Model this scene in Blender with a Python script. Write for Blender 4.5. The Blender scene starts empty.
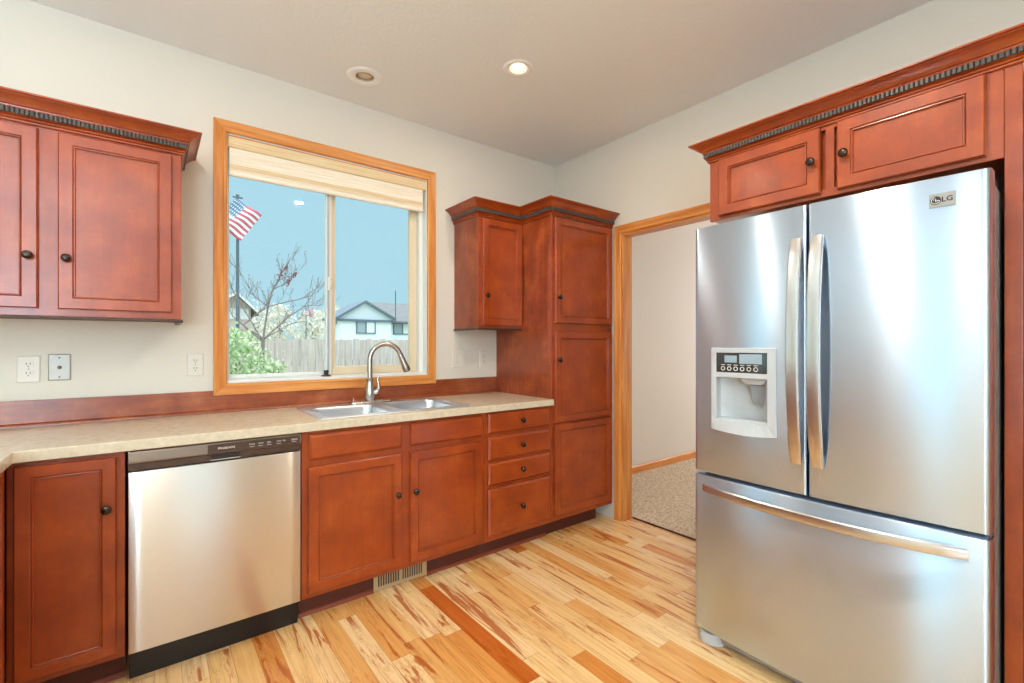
import bpy, bmesh, math, random
from mathutils import Vector, Matrix
random.seed(7)
S = bpy.context.scene
C = S.collection

# ------------------------------------------------------------------ camera
FPX = 467.46
cam_d = bpy.data.cameras.new('camera')
cam_d.sensor_width = 36.0
cam_d.lens = FPX / 1024 * 36.0
cam_d.shift_y = 3.5 / 1024
cam_d.clip_start = 0.02
cam_d.clip_end = 400
cam = bpy.data.objects.new('camera', cam_d)
cam.location = (-2.668, -2.868, 1.26)
cam.rotation_euler = (math.radians(90), 0, math.radians(52.272 - 90))
C.objects.link(cam)
S.camera = cam

# ------------------------------------------------------------------ sky, daylight, exposure
W = bpy.data.worlds.new('sky')
S.world = W
W.use_nodes = True
wn = W.node_tree
bg = wn.nodes['Background']
tc = wn.nodes.new('ShaderNodeTexCoord')
sp = wn.nodes.new('ShaderNodeSeparateXYZ')
rp = wn.nodes.new('ShaderNodeValToRGB')
wn.links.new(tc.outputs['Generated'], sp.inputs[0])
wn.links.new(sp.outputs['Z'], rp.inputs[0])
rp.color_ramp.elements[0].position = 0.0
rp.color_ramp.elements[0].color = (0.47, 0.71, 0.80, 1)
rp.color_ramp.elements[1].position = 0.40
rp.color_ramp.elements[1].color = (0.43, 0.69, 0.80, 1)
e3 = rp.color_ramp.elements.new(0.8)
e3.color = (0.97, 0.97, 1.0, 1)
wn.links.new(rp.outputs[0], bg.inputs[0])
# overcast sky: the zenith is brighter than the horizon
mr = wn.nodes.new('ShaderNodeMapRange')
mr.inputs[1].default_value = 0.38
mr.inputs[2].default_value = 0.85
mr.inputs[3].default_value = 1.0
mr.inputs[4].default_value = 4.5
wn.links.new(sp.outputs['Z'], mr.inputs[0])
wn.links.new(mr.outputs[0], bg.inputs[1])


def area(name, loc, rot, sx, sy, power, col):
    d = bpy.data.lights.new(name, 'AREA')
    d.shape = 'RECTANGLE'
    d.size = sx
    d.size_y = sy
    d.energy = power
    d.color = col
    o = bpy.data.objects.new(name, d)
    o.location = loc
    o.rotation_euler = rot
    C.objects.link(o)
    return o


R90 = math.radians(90)
# added area lamps outside the unseen openings stand in for daylight
area('patio_daylight', (-6.36, -2.22, 1.06), (0, -R90, 0), 2.05, 0.60, 7.5, (0.33, 0.86, 1.0))
area('dining_daylight', (-4.775, 0.16, 1.525), (-R90, 0, 0), 0.92, 1.12, 6.5, (0.34, 0.86, 1.0))
area('added_front_fill', (-4.3, -5.36, 1.5), (R90, 0, 0), 1.56, 1.36, 112, (0.61, 0.825, 1.0))  # added fill for walls and ceiling, set at an unseen window
area('front_daylight_b', (-2.22, -5.36, 1.06), (R90, 0, 0), 0.72, 2.04, 4, (0.80, 0.92, 1.0))
area('added_next_room_fill', (4.16, -1.6, 1.5), (0, R90, 0), 1.46, 1.96, 66, (0.96, 0.94, 1.0))  # added fill that brightens the room beyond the doorway
DOWNLIGHT_POWER = 6
UPLIGHT_POWER = 80  # base power of the added uplights

S.view_settings.view_transform = 'Standard'
S.view_settings.look = 'None'
S.view_settings.gamma = 1.0
S.view_settings.use_curve_mapping = False
S.view_settings.exposure = 0.15
S.cycles.use_denoising = True
S.cycles.max_bounces = 10
S.cycles.diffuse_bounces = 5
S.cycles.transparent_max_bounces = 16
S.cycles.sample_clamp_indirect = 8


# ------------------------------------------------------------------ materials
def lin(c):
    return tuple((v / 255 / 12.92) if v / 255 <= 0.04045 else ((v / 255 + 0.055) / 1.055) ** 2.4 for v in c) + (1.0,)


def mat(name, rgb, rough=0.5, metal=0.0, **k):
    m = bpy.data.materials.new(name)
    m.use_nodes = True
    b = m.node_tree.nodes['Principled BSDF']
    b.inputs['Base Color'].default_value = lin(rgb)
    b.inputs['Roughness'].default_value = rough
    b.inputs['Metallic'].default_value = metal
    for kk, v in k.items():
        b.inputs[kk.replace('_', ' ')].default_value = v
    return m


class NT:
    """small node helper"""
    def __init__(s, m):
        s.m = m
        s.t = m.node_tree
        s.b = s.t.nodes['Principled BSDF']

    def n(s, kind, **inp):
        x = s.t.nodes.new('ShaderNode' + kind)
        for k, v in inp.items():
            x.inputs[k.replace('_', ' ')].default_value = v
        return x

    def l(s, a, b):
        s.t.links.new(a, b)

    def coord(s, scale=(1, 1, 1), rot=(0, 0, 0)):
        c = s.n('TexCoord')
        mp = s.n('Mapping')
        mp.inputs['Scale'].default_value = scale
        mp.inputs['Rotation'].default_value = rot
        s.l(c.outputs['Object'], mp.inputs[0])
        return mp.outputs[0]

    def noise(s, vec, scale, detail=4, rough=0.55, dist=0.0):
        x = s.n('TexNoise', Scale=scale, Detail=detail, Roughness=rough, Distortion=dist)
        s.l(vec, x.inputs['Vector'])
        return x.outputs['Fac']

    def ramp(s, fac, stops):
        r = s.n('ValToRGB')
        el = r.color_ramp.elements
        while len(el) < len(stops):
            el.new(0.5)
        for e, (p, c) in zip(el, stops):
            e.position = p
            e.color = lin(c) if len(c) == 3 else c
        s.l(fac, r.inputs[0])
        return r.outputs[0]

    def math(s, op, a, b=None):
        x = s.n('Math')
        x.operation = op
        for i, v in enumerate((a, b)):
            if v is None:
                continue
            if isinstance(v, (int, float)):
                x.inputs[i].default_value = v
            else:
                s.l(v, x.inputs[i])
        return x.outputs[0]

    def mix(s, fac, a, b, mode='MIX'):
        x = s.n('Mix')
        x.data_type = 'RGBA'
        x.blend_type = mode
        for i, v in ((0, fac), (6, a), (7, b)):
            if isinstance(v, (int, float)):
                x.inputs[i].default_value = v
            elif isinstance(v, tuple):
                x.inputs[i].default_value = v
            else:
                s.l(v, x.inputs[i])
        return x.outputs[2]

    def bump(s, h, strength=0.2, dist=0.005):
        x = s.n('Bump', Strength=strength, Distance=dist)
        s.l(h, x.inputs['Height'])
        s.l(x.outputs[0], s.b.inputs['Normal'])

    def base(s, c):
        s.l(c, s.b.inputs['Base Color'])


def blotchy(name, dark, mid, light, stretch, rough=0.33, grain=0.35, rot=(0, 0, 0)):
    m = mat(name, mid, rough)
    t = NT(m)
    a = t.noise(t.coord(), 7.0, 5, 0.62)
    c = t.ramp(a, [(0.30, dark), (0.52, mid), (0.72, light)])
    g = t.noise(t.coord(stretch), 55.0, 3, 0.6)
    gg = t.ramp(g, [(0.3, (200, 200, 200)), (0.7, (255, 255, 255))])
    t.base(t.mix(grain, c, gg, 'MULTIPLY'))
    t.b.inputs['Specular IOR Level'].default_value = 0.5
    t.b.inputs['Coat Weight'].default_value = 0.4
    t.b.inputs['Coat Roughness'].default_value = 0.2
    return m


M = {}
CH = ((138, 50, 10), (158, 62, 13), (174, 78, 22))
M['cherry'] = blotchy('cherry_stained_maple', *CH, (1, 1, 0.12))
M['cherry_h'] = blotchy('cherry_stained_maple_horizontal', *CH, (0.12, 0.12, 1))
M['veneer'] = blotchy('cherry_veneer', (130, 48, 16), (160, 68, 24), (186, 92, 40), (1, 1, 0.06), 0.3, 0.75)
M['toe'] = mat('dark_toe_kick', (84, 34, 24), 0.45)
M['shoe'] = mat('red_brown_shoe_mould', (128, 58, 34), 0.4)
M['splash'] = blotchy('cherry_backsplash', (132, 54, 22), (160, 74, 32), (184, 102, 56), (0.05, 1, 1), 0.35, 0.8)
M['rail'] = mat('dark_light_rail', (70, 48, 38), 0.45)
M['rope'] = mat('dark_rope_inlay', (66, 60, 54), 0.4)
M['bronze'] = mat('oil_rubbed_bronze', (70, 58, 50), 0.24, 0.9)
M['paint'] = mat('warm_white_wall_paint', (218, 209, 195), 0.75)
t = NT(M['paint'])
t.bump(t.noise(t.coord(), 140, 3), 0.12, 0.002)
M['ceil'] = mat('textured_ceiling_paint', (232, 230, 226), 0.85)
t = NT(M['ceil'])
t.bump(t.noise(t.coord(), 60, 4, 0.6), 0.35, 0.004)
M['fir'] = mat('clear_fir_trim', (206, 132, 60), 0.35)
t = NT(M['fir'])
c1 = t.ramp(t.noise(t.coord((1, 1, 0.06)), 40, 3), [(0.35, (194, 112, 44)), (0.65, (222, 150, 76))])
t.base(c1)
M['fir_h'] = mat('clear_fir_trim_horizontal', (206, 132, 60), 0.35)
t = NT(M['fir_h'])
c1 = t.ramp(t.noise(t.coord((0.06, 0.06, 1)), 40, 3), [(0.35, (198, 116, 48)), (0.65, (224, 152, 80))])
t.base(c1)
M['laminate'] = mat('mottled_beige_laminate', (216, 200, 172), 0.2)
t = NT(M['laminate'])
c1 = t.ramp(t.noise(t.coord(), 34, 6, 0.75), [(0.32, (198, 182, 152)), (0.5, (210, 195, 167)), (0.68, (219, 206, 182))])
t.base(c1)


ANISO_ROT = 0.25


def steel(name, rgb, rough, aniso):
    m = mat(name, rgb, rough, 1.0)
    t = NT(m)
    t.b.inputs['Anisotropic'].default_value = aniso
    t.b.inputs['Anisotropic Rotation'].default_value = ANISO_ROT
    # brush lines run level across the upright faces
    ge = t.n('NewGeometry')
    tg = t.n('VectorMath')
    tg.operation = 'CROSS_PRODUCT'
    t.l(ge.outputs['Normal'], tg.inputs[0])
    tg.inputs[1].default_value = (0, 0, 1)
    t.l(tg.outputs[0], t.b.inputs['Tangent'])
    return m


M['fridge_steel'] = steel('brushed_stainless_fridge', (206, 223, 243), 0.28, 1.0)
M['dw_steel'] = steel('brushed_stainless_dishwasher', (222, 218, 212), 0.28, 1.0)
M['sink_steel'] = mat('satin_stainless_sink', (208, 212, 216), 0.33, 0.95)
M['handle_steel'] = mat('satin_steel_handle', (214, 212, 210), 0.28, 1.0)
M['badge'] = mat('grey_satin_badge', (158, 156, 152), 0.4, 0.3)
M['nickel'] = mat('brushed_nickel', (190, 182, 172), 0.27, 1.0)
M['chrome'] = mat('chrome', (225, 225, 225), 0.08, 1.0)
M['black'] = mat('black_plastic', (22, 20, 20), 0.35)
M['control'] = mat('dark_control_panel', (140, 122, 108), 0.3, 0.85)
M['control_lip'] = mat('dark_panel_lip', (84, 66, 56), 0.33, 0.6)
M['print'] = mat('pale_print', (226, 222, 214), 0.5)
M['fridge_side'] = mat('grey_painted_fridge_side', (150, 146, 142), 0.4, 0.2)
M['gasket'] = mat('dark_door_gasket', (46, 46, 48), 0.6)
M['silver'] = mat('silver_plastic', (198, 201, 203), 0.3, 0.15)
M['silver_in'] = mat('pale_grey_plastic', (184, 185, 184), 0.4)
M['display'] = mat('glossy_dark_display', (60, 58, 58), 0.08, 0.3)
M['paddle'] = mat('grey_paddle', (160, 172, 182), 0.2, 0.3)
M['white'] = mat('white_plastic_plate', (220, 211, 197), 0.4)
M['grey_plate'] = mat('brushed_grey_plate', (168, 160, 150), 0.4, 0.4)
M['slot'] = mat('dark_slot', (40, 34, 30), 0.6)
M['brass'] = mat('brass_jack', (170, 140, 90), 0.3, 0.9)
M['vinyl'] = mat('white_vinyl', (228, 228, 222), 0.45)
M['vinyl_c'] = mat('cream_vinyl', (224, 204, 172), 0.45)
M['alum'] = mat('grey_sash_edge', (170, 172, 172), 0.35, 0.4)
M['register'] = mat('tan_metal_register', (190, 164, 124), 0.4, 0.3)
M['can_white'] = mat('white_trim_ring', (240, 236, 230), 0.5)
M['can_cream'] = mat('cream_reflector', (236, 214, 176), 0.4)
M['can_tan'] = mat('tan_dome', (200, 180, 152), 0.5)
M['lens'] = mat('lit_lens', (255, 240, 215), 0.4)
b = M['lens'].node_tree.nodes['Principled BSDF']
b.inputs['Emission Color'].default_value = (1, 0.97, 0.92, 1)
b.inputs['Emission Strength'].default_value = 6.0

# woven shade
M['shade'] = mat('woven_natural_shade', (226, 204, 168), 0.8)
t = NT(M['shade'])
w1 = t.n('TexWave', Scale=150, Distortion=1.0, Detail=1.0)
w1.bands_direction = 'Z'
t.l(t.coord(), w1.inputs['Vector'])
c1 = t.ramp(w1.outputs['Fac'], [(0.2, (222, 198, 156)), (0.8, (244, 226, 192))])
c2 = t.ramp(t.noise(t.coord((0.5, 1, 30)), 8, 3), [(0.35, (232, 214, 186)), (0.65, (255, 252, 246))])
t.base(t.mix(0.8, c1, c2, 'MULTIPLY'))
M['shade_backlit'] = M['shade'].copy()  # paler copy: daylight through the cloth is put into its colour
M['shade_backlit'].name = 'backlit_woven_fabric'
for nd in M['shade_backlit'].node_tree.nodes:
    if nd.bl_idname == 'ShaderNodeValToRGB' and nd.color_ramp.elements[0].position < 0.3:
        nd.color_ramp.elements[0].color = lin((240, 230, 214))
        nd.color_ramp.elements[1].color = lin((254, 250, 242))

# glass: a clear pane that lets the view through and mirrors a little
g = bpy.data.materials.new('window_glass')
g.use_nodes = True
gt = g.node_tree
gt.nodes.remove(gt.nodes['Principled BSDF'])
tr = gt.nodes.new('ShaderNodeBsdfTransparent')
tr.inputs[0].default_value = (0.93, 0.97, 0.98, 1)
gl = gt.nodes.new('ShaderNodeBsdfGlossy')
gl.inputs['Roughness'].default_value = 0.02
fr = gt.nodes.new('ShaderNodeFresnel')
fr.inputs[0].default_value = 1.25
mx = gt.nodes.new('ShaderNodeMixShader')
gt.links.new(fr.outputs[0], mx.inputs[0])
gt.links.new(tr.outputs[0], mx.inputs[1])
gt.links.new(gl.outputs[0], mx.inputs[2])
gt.links.new(mx.outputs[0], gt.nodes['Material Output'].inputs[0])
M['glass'] = g

# hickory strip floor, boards along Y
M['floor'] = mat('natural_hickory_strip_floor', (226, 176, 110), 0.2)
t = NT(M['floor'])
co = t.n('TexCoord')
sx = t.n('SeparateXYZ')
t.l(co.outputs['Object'], sx.inputs[0])
PW = 0.083
row = t.math('FLOOR', t.math('DIVIDE', sx.outputs[0], PW))
wr = t.n('TexWhiteNoise')
wr.noise_dimensions = '1D'
t.l(row, wr.inputs['W'])
yo = t.math('ADD', t.math('DIVIDE', sx.outputs[1], 0.85), t.math('MULTIPLY', wr.outputs['Value'], 7.3))
seg = t.math('FLOOR', yo)
cmb = t.n('CombineXYZ')
t.l(row, cmb.inputs[0])
t.l(seg, cmb.inputs[1])
wp = t.n('TexWhiteNoise')
wp.noise_dimensions = '3D'
t.l(cmb.outputs[0], wp.inputs['Vector'])
pv = wp.outputs['Value']
tone = t.ramp(pv, [(0.0, (242, 208, 156)), (0.35, (238, 196, 134)), (0.65, (231, 180, 112)), (0.86, (222, 156, 82)),
                   (0.95, (208, 126, 52)), (1.0, (194, 102, 38))])
off = t.n('VectorMath')
off.operation = 'MULTIPLY_ADD'
t.l(cmb.outputs[0], off.inputs[0])
off.inputs[1].default_value = (3.7, 5.9, 0)
t.l(co.outputs['Object'], off.inputs[2])
mp = t.n('Mapping')
mp.inputs['Scale'].default_value = (17, 1.5, 1)
t.l(off.outputs[0], mp.inputs[0])
heart = t.noise(mp.outputs[0], 1.0, 5, 0.6, 1.2)
hmask = t.ramp(heart, [(0.555, (0, 0, 0, 1)), (0.62, (1, 1, 1, 1))])
col = t.mix(t.math('MULTIPLY', hmask, 0.85), tone, lin((172, 82, 20)))
mp2 = t.n('Mapping')
mp2.inputs['Scale'].default_value = (60, 2.2, 1)
t.l(off.outputs[0], mp2.inputs[0])
fine = t.noise(mp2.outputs[0], 1.0, 4, 0.6, 0.5)
col = t.mix(0.55, col, t.ramp(fine, [(0.3, (214, 190, 160)), (0.6, (255, 255, 255))]), 'MULTIPLY')
thin = t.ramp(heart, [(0.50, (0, 0, 0, 1)), (0.52, (1, 1, 1, 1)), (0.54, (0, 0, 0, 1))])
col = t.mix(t.math('MULTIPLY', thin, 0.35), col, lin((150, 78, 34)))
# joints
fx = t.math('FRACT', t.math('DIVIDE', sx.outputs[0], PW))
fy = t.math('FRACT', yo)
j1 = t.math('LESS_THAN', fx, 0.022)
j2 = t.math('LESS_THAN', fy, 0.003)
jj = t.math('MAXIMUM', j1, j2)
col = t.mix(t.math('MULTIPLY', jj, 0.55), col, lin((140, 84, 40)))
t.base(col)
t.b.inputs['Coat Weight'].default_value = 0.3
t.b.inputs['Coat Roughness'].default_value = 0.18

M['carpet'] = mat('beige_loop_carpet', (214, 198, 174), 0.95)
t = NT(M['carpet'])
nz = t.noise(t.coord(), 60, 5, 0.8)
t.base(t.ramp(nz, [(0.36, (150, 124, 94)), (0.50, (208, 186, 156)), (0.64, (232, 216, 190))]))
t.bump(nz, 0.8, 0.012)
# exterior; outdoor haze is put into the lightened fence and siding colours
M['fence'] = mat('weathered_grey_cedar', (214, 206, 200), 0.85)
t = NT(M['fence'])
t.base(t.mix(0.6, t.ramp(t.noise(t.coord(), 3.0, 4), [(0.3, (204, 192, 188)), (0.7, (230, 216, 210))]),
             t.ramp(t.noise(t.coord((1, 1, 0.05)), 40, 4), [(0.3, (170, 160, 150)), (0.7, (255, 255, 255))]), 'MULTIPLY'))
M['grass'] = mat('lawn_green', (150, 158, 130), 0.9)
t = NT(M['grass'])
t.base(t.ramp(t.noise(t.coord(), 6, 6), [(0.3, (136, 146, 118)), (0.7, (170, 174, 150))]))
M['siding'] = mat('pale_blue_white_siding', (236, 244, 246), 0.7)
M['siding_grey'] = mat('grey_gable_siding', (214, 222, 228), 0.7)
M['roof'] = mat('grey_shingles', (148, 152, 156), 0.85)
t = NT(M['roof'])
br = t.n('TexBrick', Scale=3.0)
br.inputs['Color1'].default_value = lin((114, 116, 116))
br.inputs['Color2'].default_value = lin((130, 132, 132))
br.inputs['Mortar'].default_value = lin((100, 102, 102))
t.l(t.coord(), br.inputs['Vector'])
t.base(br.outputs['Color'])
M['fascia_dark'] = mat('slate_fascia', (104, 118, 130), 0.7)
M['fascia_white'] = mat('white_fascia', (226, 226, 226), 0.7)
M['brown_siding'] = mat('brown_siding', (206, 186, 180), 0.8)
M['pane'] = mat('distant_window_pane', (166, 178, 184), 0.15)
M['bark'] = mat('grey_bark', (140, 128, 126), 0.85)
M['bud'] = mat('red_brown_leaves', (150, 88, 92), 0.7)
M['leaf'] = mat('pale_green_leaves', (178, 204, 160), 0.6)
t = NT(M['leaf'])
t.base(t.ramp(t.noise(t.coord(), 9, 3), [(0.3, (150, 184, 130)), (0.55, (186, 210, 164)), (0.75, (222, 232, 196))]))
M['haze_leaf'] = mat('haze_pale_foliage', (226, 220, 204), 0.9)  # distance haze is put into this pale leaf colour
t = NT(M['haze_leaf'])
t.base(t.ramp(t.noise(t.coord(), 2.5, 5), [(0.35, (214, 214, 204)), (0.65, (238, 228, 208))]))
M['pole'] = mat('grey_flag_pole', (110, 122, 130), 0.4, 0.5)
M['flag'] = mat('flag_cloth', (230, 230, 230), 0.8)
t = NT(M['flag'])
uv = t.n('UVMap')
s2 = t.n('SeparateXYZ')
t.l(uv.outputs[0], s2.inputs[0])
st = t.math('GREATER_THAN', t.math('FRACT', t.math('MULTIPLY', s2.outputs[1], 6.5)), 0.5)
cst = t.mix(st, lin((214, 96, 112)), lin((244, 242, 242)))
can_ = t.math('MULTIPLY', t.math('LESS_THAN', s2.outputs[0], 0.40), t.math('GREATER_THAN', s2.outputs[1], 0.46))
du = t.math('SUBTRACT', t.math('FRACT', t.math('MULTIPLY', s2.outputs[0], 15)), 0.5)
dv = t.math('SUBTRACT', t.math('FRACT', t.math('MULTIPLY', s2.outputs[1], 9.3)), 0.5)
dd = t.math('ADD', t.math('MULTIPLY', du, du), t.math('MULTIPLY', dv, dv))
star = t.math('LESS_THAN', dd, 0.07)
ccan = t.mix(star, lin((104, 134, 164)), lin((236, 240, 244)))
t.base(t.mix(can_, cst, ccan))


# ------------------------------------------------------------------ mesh helpers
OFF = {}


class MB:
    def __init__(s):
        s.v = []
        s.f = []

    def vert(s, p):
        s.v.append(tuple(p))
        return len(s.v) - 1

    def box(s, a, b):
        x0, x1 = sorted((a[0], b[0]))
        y0, y1 = sorted((a[1], b[1]))
        z0, z1 = sorted((a[2], b[2]))
        i = len(s.v)
        s.v += [(x0, y0, z0), (x1, y0, z0), (x1, y1, z0), (x0, y1, z0), (x0, y0, z1), (x1, y0, z1), (x1, y1, z1), (x0, y1, z1)]
        for q in ((0, 3, 2, 1), (4, 5, 6, 7), (0, 1, 5, 4), (1, 2, 6, 5), (2, 3, 7, 6), (3, 0, 4, 7)):
            s.f.append(tuple(i + k for k in q))
        return s

    def loops(s, L, cap0=True, cap1=True, closed=True):
        """connect a list of equal-length point loops"""
        idx = [[s.vert(p) for p in lp] for lp in L]
        n = len(L[0])
        for a, b in zip(idx[:-1], idx[1:]):
            for k in range(n if closed else n - 1):
                k2 = (k + 1) % n
                s.f.append((a[k], a[k2], b[k2], b[k]))
        if cap0:
            s.f.append(tuple(reversed(idx[0])))
        if cap1:
            s.f.append(tuple(idx[-1]))
        return s

    def lathe(s, o, ax, prof, n=24, cap0=True, cap1=True):
        o = Vector(o)
        ax = Vector(ax).normalized()
        e = Vector((0, 0, 1)) if abs(ax.z) < 0.9 else Vector((1, 0, 0))
        u = ax.cross(e).normalized()
        w = ax.cross(u)
        L = [[o + ax * h + (u * math.cos(2 * math.pi * k / n) + w * math.sin(2 * math.pi * k / n)) * r for k in range(n)] for r, h in prof]
        return s.loops(L, cap0, cap1)

    def tube(s, pts, rad, n=12, caps=True):
        pts = [Vector(p) for p in pts]
        if not hasattr(rad, '__len__'):
            rad = [rad] * len(pts)
        L = []
        u = None
        for i, p in enumerate(pts):
            d = (pts[min(i + 1, len(pts) - 1)] - pts[max(i - 1, 0)]).normalized()
            if u is None:
                e = Vector((0, 0, 1)) if abs(d.z) < 0.9 else Vector((1, 0, 0))
                u = d.cross(e).normalized()
            u = (u - d * u.dot(d)).normalized()
            w = d.cross(u)
            L.append([p + (u * math.cos(2 * math.pi * k / n) + w * math.sin(2 * math.pi * k / n)) * rad[i] for k in range(n)])
        return s.loops(L, caps, caps)

    def plate(s, us, vs, solid, d0, d1, mp):
        """slab on a grid, solid(i,j) tells which cells are filled; mp(u,d,v) -> point"""
        nu, nv = len(us) - 1, len(vs) - 1
        ix = {}

        def g(i, j, k):
            if (i, j, k) not in ix:
                ix[(i, j, k)] = s.vert(mp(us[i], (d0, d1)[k], vs[j]))
            return ix[(i, j, k)]
        ok = lambda i, j: 0 <= i < nu and 0 <= j < nv and solid(i, j)
        for i in range(nu):
            for j in range(nv):
                if not ok(i, j):
                    continue
                for k in (0, 1):
                    s.f.append((g(i, j, k), g(i + 1, j, k), g(i + 1, j + 1, k), g(i, j + 1, k)))
                if not ok(i - 1, j):
                    s.f.append((g(i, j, 0), g(i, j + 1, 0), g(i, j + 1, 1), g(i, j, 1)))
                if not ok(i + 1, j):
                    s.f.append((g(i + 1, j, 0), g(i + 1, j + 1, 0), g(i + 1, j + 1, 1), g(i + 1, j, 1)))
                if not ok(i, j - 1):
                    s.f.append((g(i, j, 0), g(i + 1, j, 0), g(i + 1, j, 1), g(i, j, 1)))
                if not ok(i, j + 1):
                    s.f.append((g(i, j + 1, 0), g(i + 1, j + 1, 0), g(i + 1, j + 1, 1), g(i, j + 1, 1)))
        return s

    def build(s, name, m, parent=None, bevel=0.0, smooth=None, seg=2, loc=None, recalc=True):
        me = bpy.data.meshes.new(name)
        off = Vector(loc) if loc is not None else (OFF[parent.name] if parent else Vector((0, 0, 0)))
        me.from_pydata([Vector(p) - off for p in s.v], [], s.f)
        bm = bmesh.new()
        bm.from_mesh(me)
        if recalc:
            bmesh.ops.recalc_face_normals(bm, faces=bm.faces)
        bm.to_mesh(me)
        bm.free()
        ms = m if isinstance(m, (list, tuple)) else [m]
        for x in ms:
            me.materials.append(x)
        if smooth is not None:
            me.polygons.foreach_set('use_smooth', [True] * len(me.polygons))
            me.set_sharp_from_angle(angle=math.radians(smooth))
        o = bpy.data.objects.new(name, me)
        C.objects.link(o)
        OFF[o.name] = off
        if parent:
            o.parent = parent
        else:
            o.location = off
        if bevel:
            bv = o.modifiers.new('bevel', 'BEVEL')
            bv.width = bevel
            bv.segments = seg
            bv.limit_method = 'ANGLE'
            bv.angle_limit = math.radians(40)
        return o


def tag(o, label, cat, group=None, kind=None):
    if kind:
        o['kind'] = kind
    if label:
        o['label'] = label
    if cat:
        o['category'] = cat
    if group:
        o['group'] = group
    return o


def thing(name, label, cat, loc, group=None):
    o = bpy.data.objects.new(name, None)
    o.empty_display_size = 0.1
    C.objects.link(o)
    o.location = loc
    OFF[o.name] = Vector(loc)
    return tag(o, label, cat, group)


def struct(o):
    o['kind'] = 'structure'
    return o


def text_mesh(name, s, size, m, parent, origin, right, up, extrude=0.0006, bold=0.0, xs=1.0):
    cu = bpy.data.curves.new(name, 'FONT')
    cu.body = s
    cu.size = size
    cu.extrude = extrude
    cu.offset = bold
    cu.align_x = 'CENTER'
    cu.align_y = 'CENTER'
    cu.resolution_u = 2
    tmp = bpy.data.objects.new(name + '_curve', cu)
    C.objects.link(tmp)
    dg = bpy.context.evaluated_depsgraph_get()
    dg.update()
    me = bpy.data.meshes.new_from_object(tmp.evaluated_get(dg))
    bpy.data.objects.remove(tmp)
    r, u = Vector(right).normalized(), Vector(up).normalized()
    n = r.cross(u)
    off = OFF[parent.name]
    for v in me.vertices:
        p = v.co.copy()
        v.co = Vector(origin) + r * p.x * xs + u * p.y + n * p.z - off
    me.name = name
    me.materials.clear()
    me.materials.append(m)
    o = bpy.data.objects.new(name, me)
    C.objects.link(o)
    o.parent = parent
    OFF[o.name] = off
    return o


# local frames on cabinet faces: (u, d out of the face, z)
def face_back(yf):
    return (lambda u, d, z: (u, yf - d, z)), (0, -1, 0)


def face_right(xf):
    return (lambda u, d, z: (xf - d, u, z)), (-1, 0, 0)


def face_left(xf):
    return (lambda u, d, z: (xf + d, u, z)), (1, 0, 0)


def rect(mp, u0, u1, z0, z1, ins, d):
    return [mp(u0 + ins, d, z0 + ins), mp(u1 - ins, d, z0 + ins), mp(u1 - ins, d, z1 - ins), mp(u0 + ins, d, z1 - ins)]


def knob(parent, p, ax):
    k = MB().lathe(p, ax, [(0.009, 0.0), (0.009, 0.002), (0.0055, 0.004), (0.0055, 0.012), (0.010, 0.015), (0.0155, 0.018),
                           (0.016, 0.022), (0.0135, 0.026), (0.007, 0.0285), (0.001, 0.029)], 20)
    return k.build('knob', M['bronze'], parent, smooth=40)


def door(root, fr, u0, u1, z0, z1, kn=None, name='door', m='cherry', fw=0.043):
    mp, ax = fr
    u0, u1 = min(u0, u1), max(u0, u1)
    b = MB()
    prof = [(0.0, 0.001), (0.0, 0.015), (0.004, 0.020), (fw - 0.001, 0.020), (fw, 0.0190), (fw + 0.0006, 0.0140),
            (fw + 0.0022, 0.0135), (fw + 0.0038, 0.0175), (fw + 0.0065, 0.0180), (fw + 0.0080, 0.0160), (fw + 0.0090, 0.0095)]
    b.loops([rect(mp, u0, u1, z0, z1, i, d) for i, d in prof])
    o = b.build(name, M[m], root)
    if kn:
        knob(o, mp(kn[0], 0.0195, kn[1]), ax)
    return o


def drawer(root, fr, u0, u1, z0, z1, kn=None, name='drawer_front', m='cherry_h'):
    mp, ax = fr
    b = MB()
    b.loops([rect(mp, u0, u1, z0, z1, i, d) for i, d in [(0, 0.001), (0, 0.011), (0.003, 0.0135), (0.010, 0.019), (0.012, 0.020)]])
    o = b.build(name, M[m], root)
    if kn:
        knob(o, mp(kn[0], 0.0195, kn[1]), ax)
    return o


def grid_frame(us, zs, holes):
    return lambda i, j: (i, j) not in holes


def face_frame(root, fr, us, zs, holes, name='face_frame', th=0.019):
    return MB().plate(us, zs, lambda i, j: (i, j) not in holes, -th, 0.0, fr[0]).build(name, M['cherry'], root, bevel=0.0012, seg=1)


def sweep(path, prof, out=1, cap=True, closed=False, cut=(0, None)):
    """path: xy points (z added by profile); prof: (d,z); mitred corners, d to the right of travel * out"""
    P = [Vector((p[0], p[1])) for p in path]
    n = len(P)
    L = []
    for i, p in enumerate(P):
        ds = []
        if closed or i > 0:
            ds.append((p - P[i - 1]).normalized())
        if closed or i < n - 1:
            ds.append((P[(i + 1) % n] - p).normalized())
        ns = [Vector((d.y, -d.x)) * out for d in ds]
        if len(ns) == 2:
            m = (ns[0] + ns[1])
            m = m / (1 + ns[0].dot(ns[1]))
        else:
            m = ns[0]
        L.append([(p.x + m.x * d, p.y + m.y * d, z) for d, z in prof])
    if closed:
        L.append(L[0])
        return MB().loops(L, False, False)
    return MB().loops(L[cut[0]:cut[1]], cap, cap)


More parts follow.
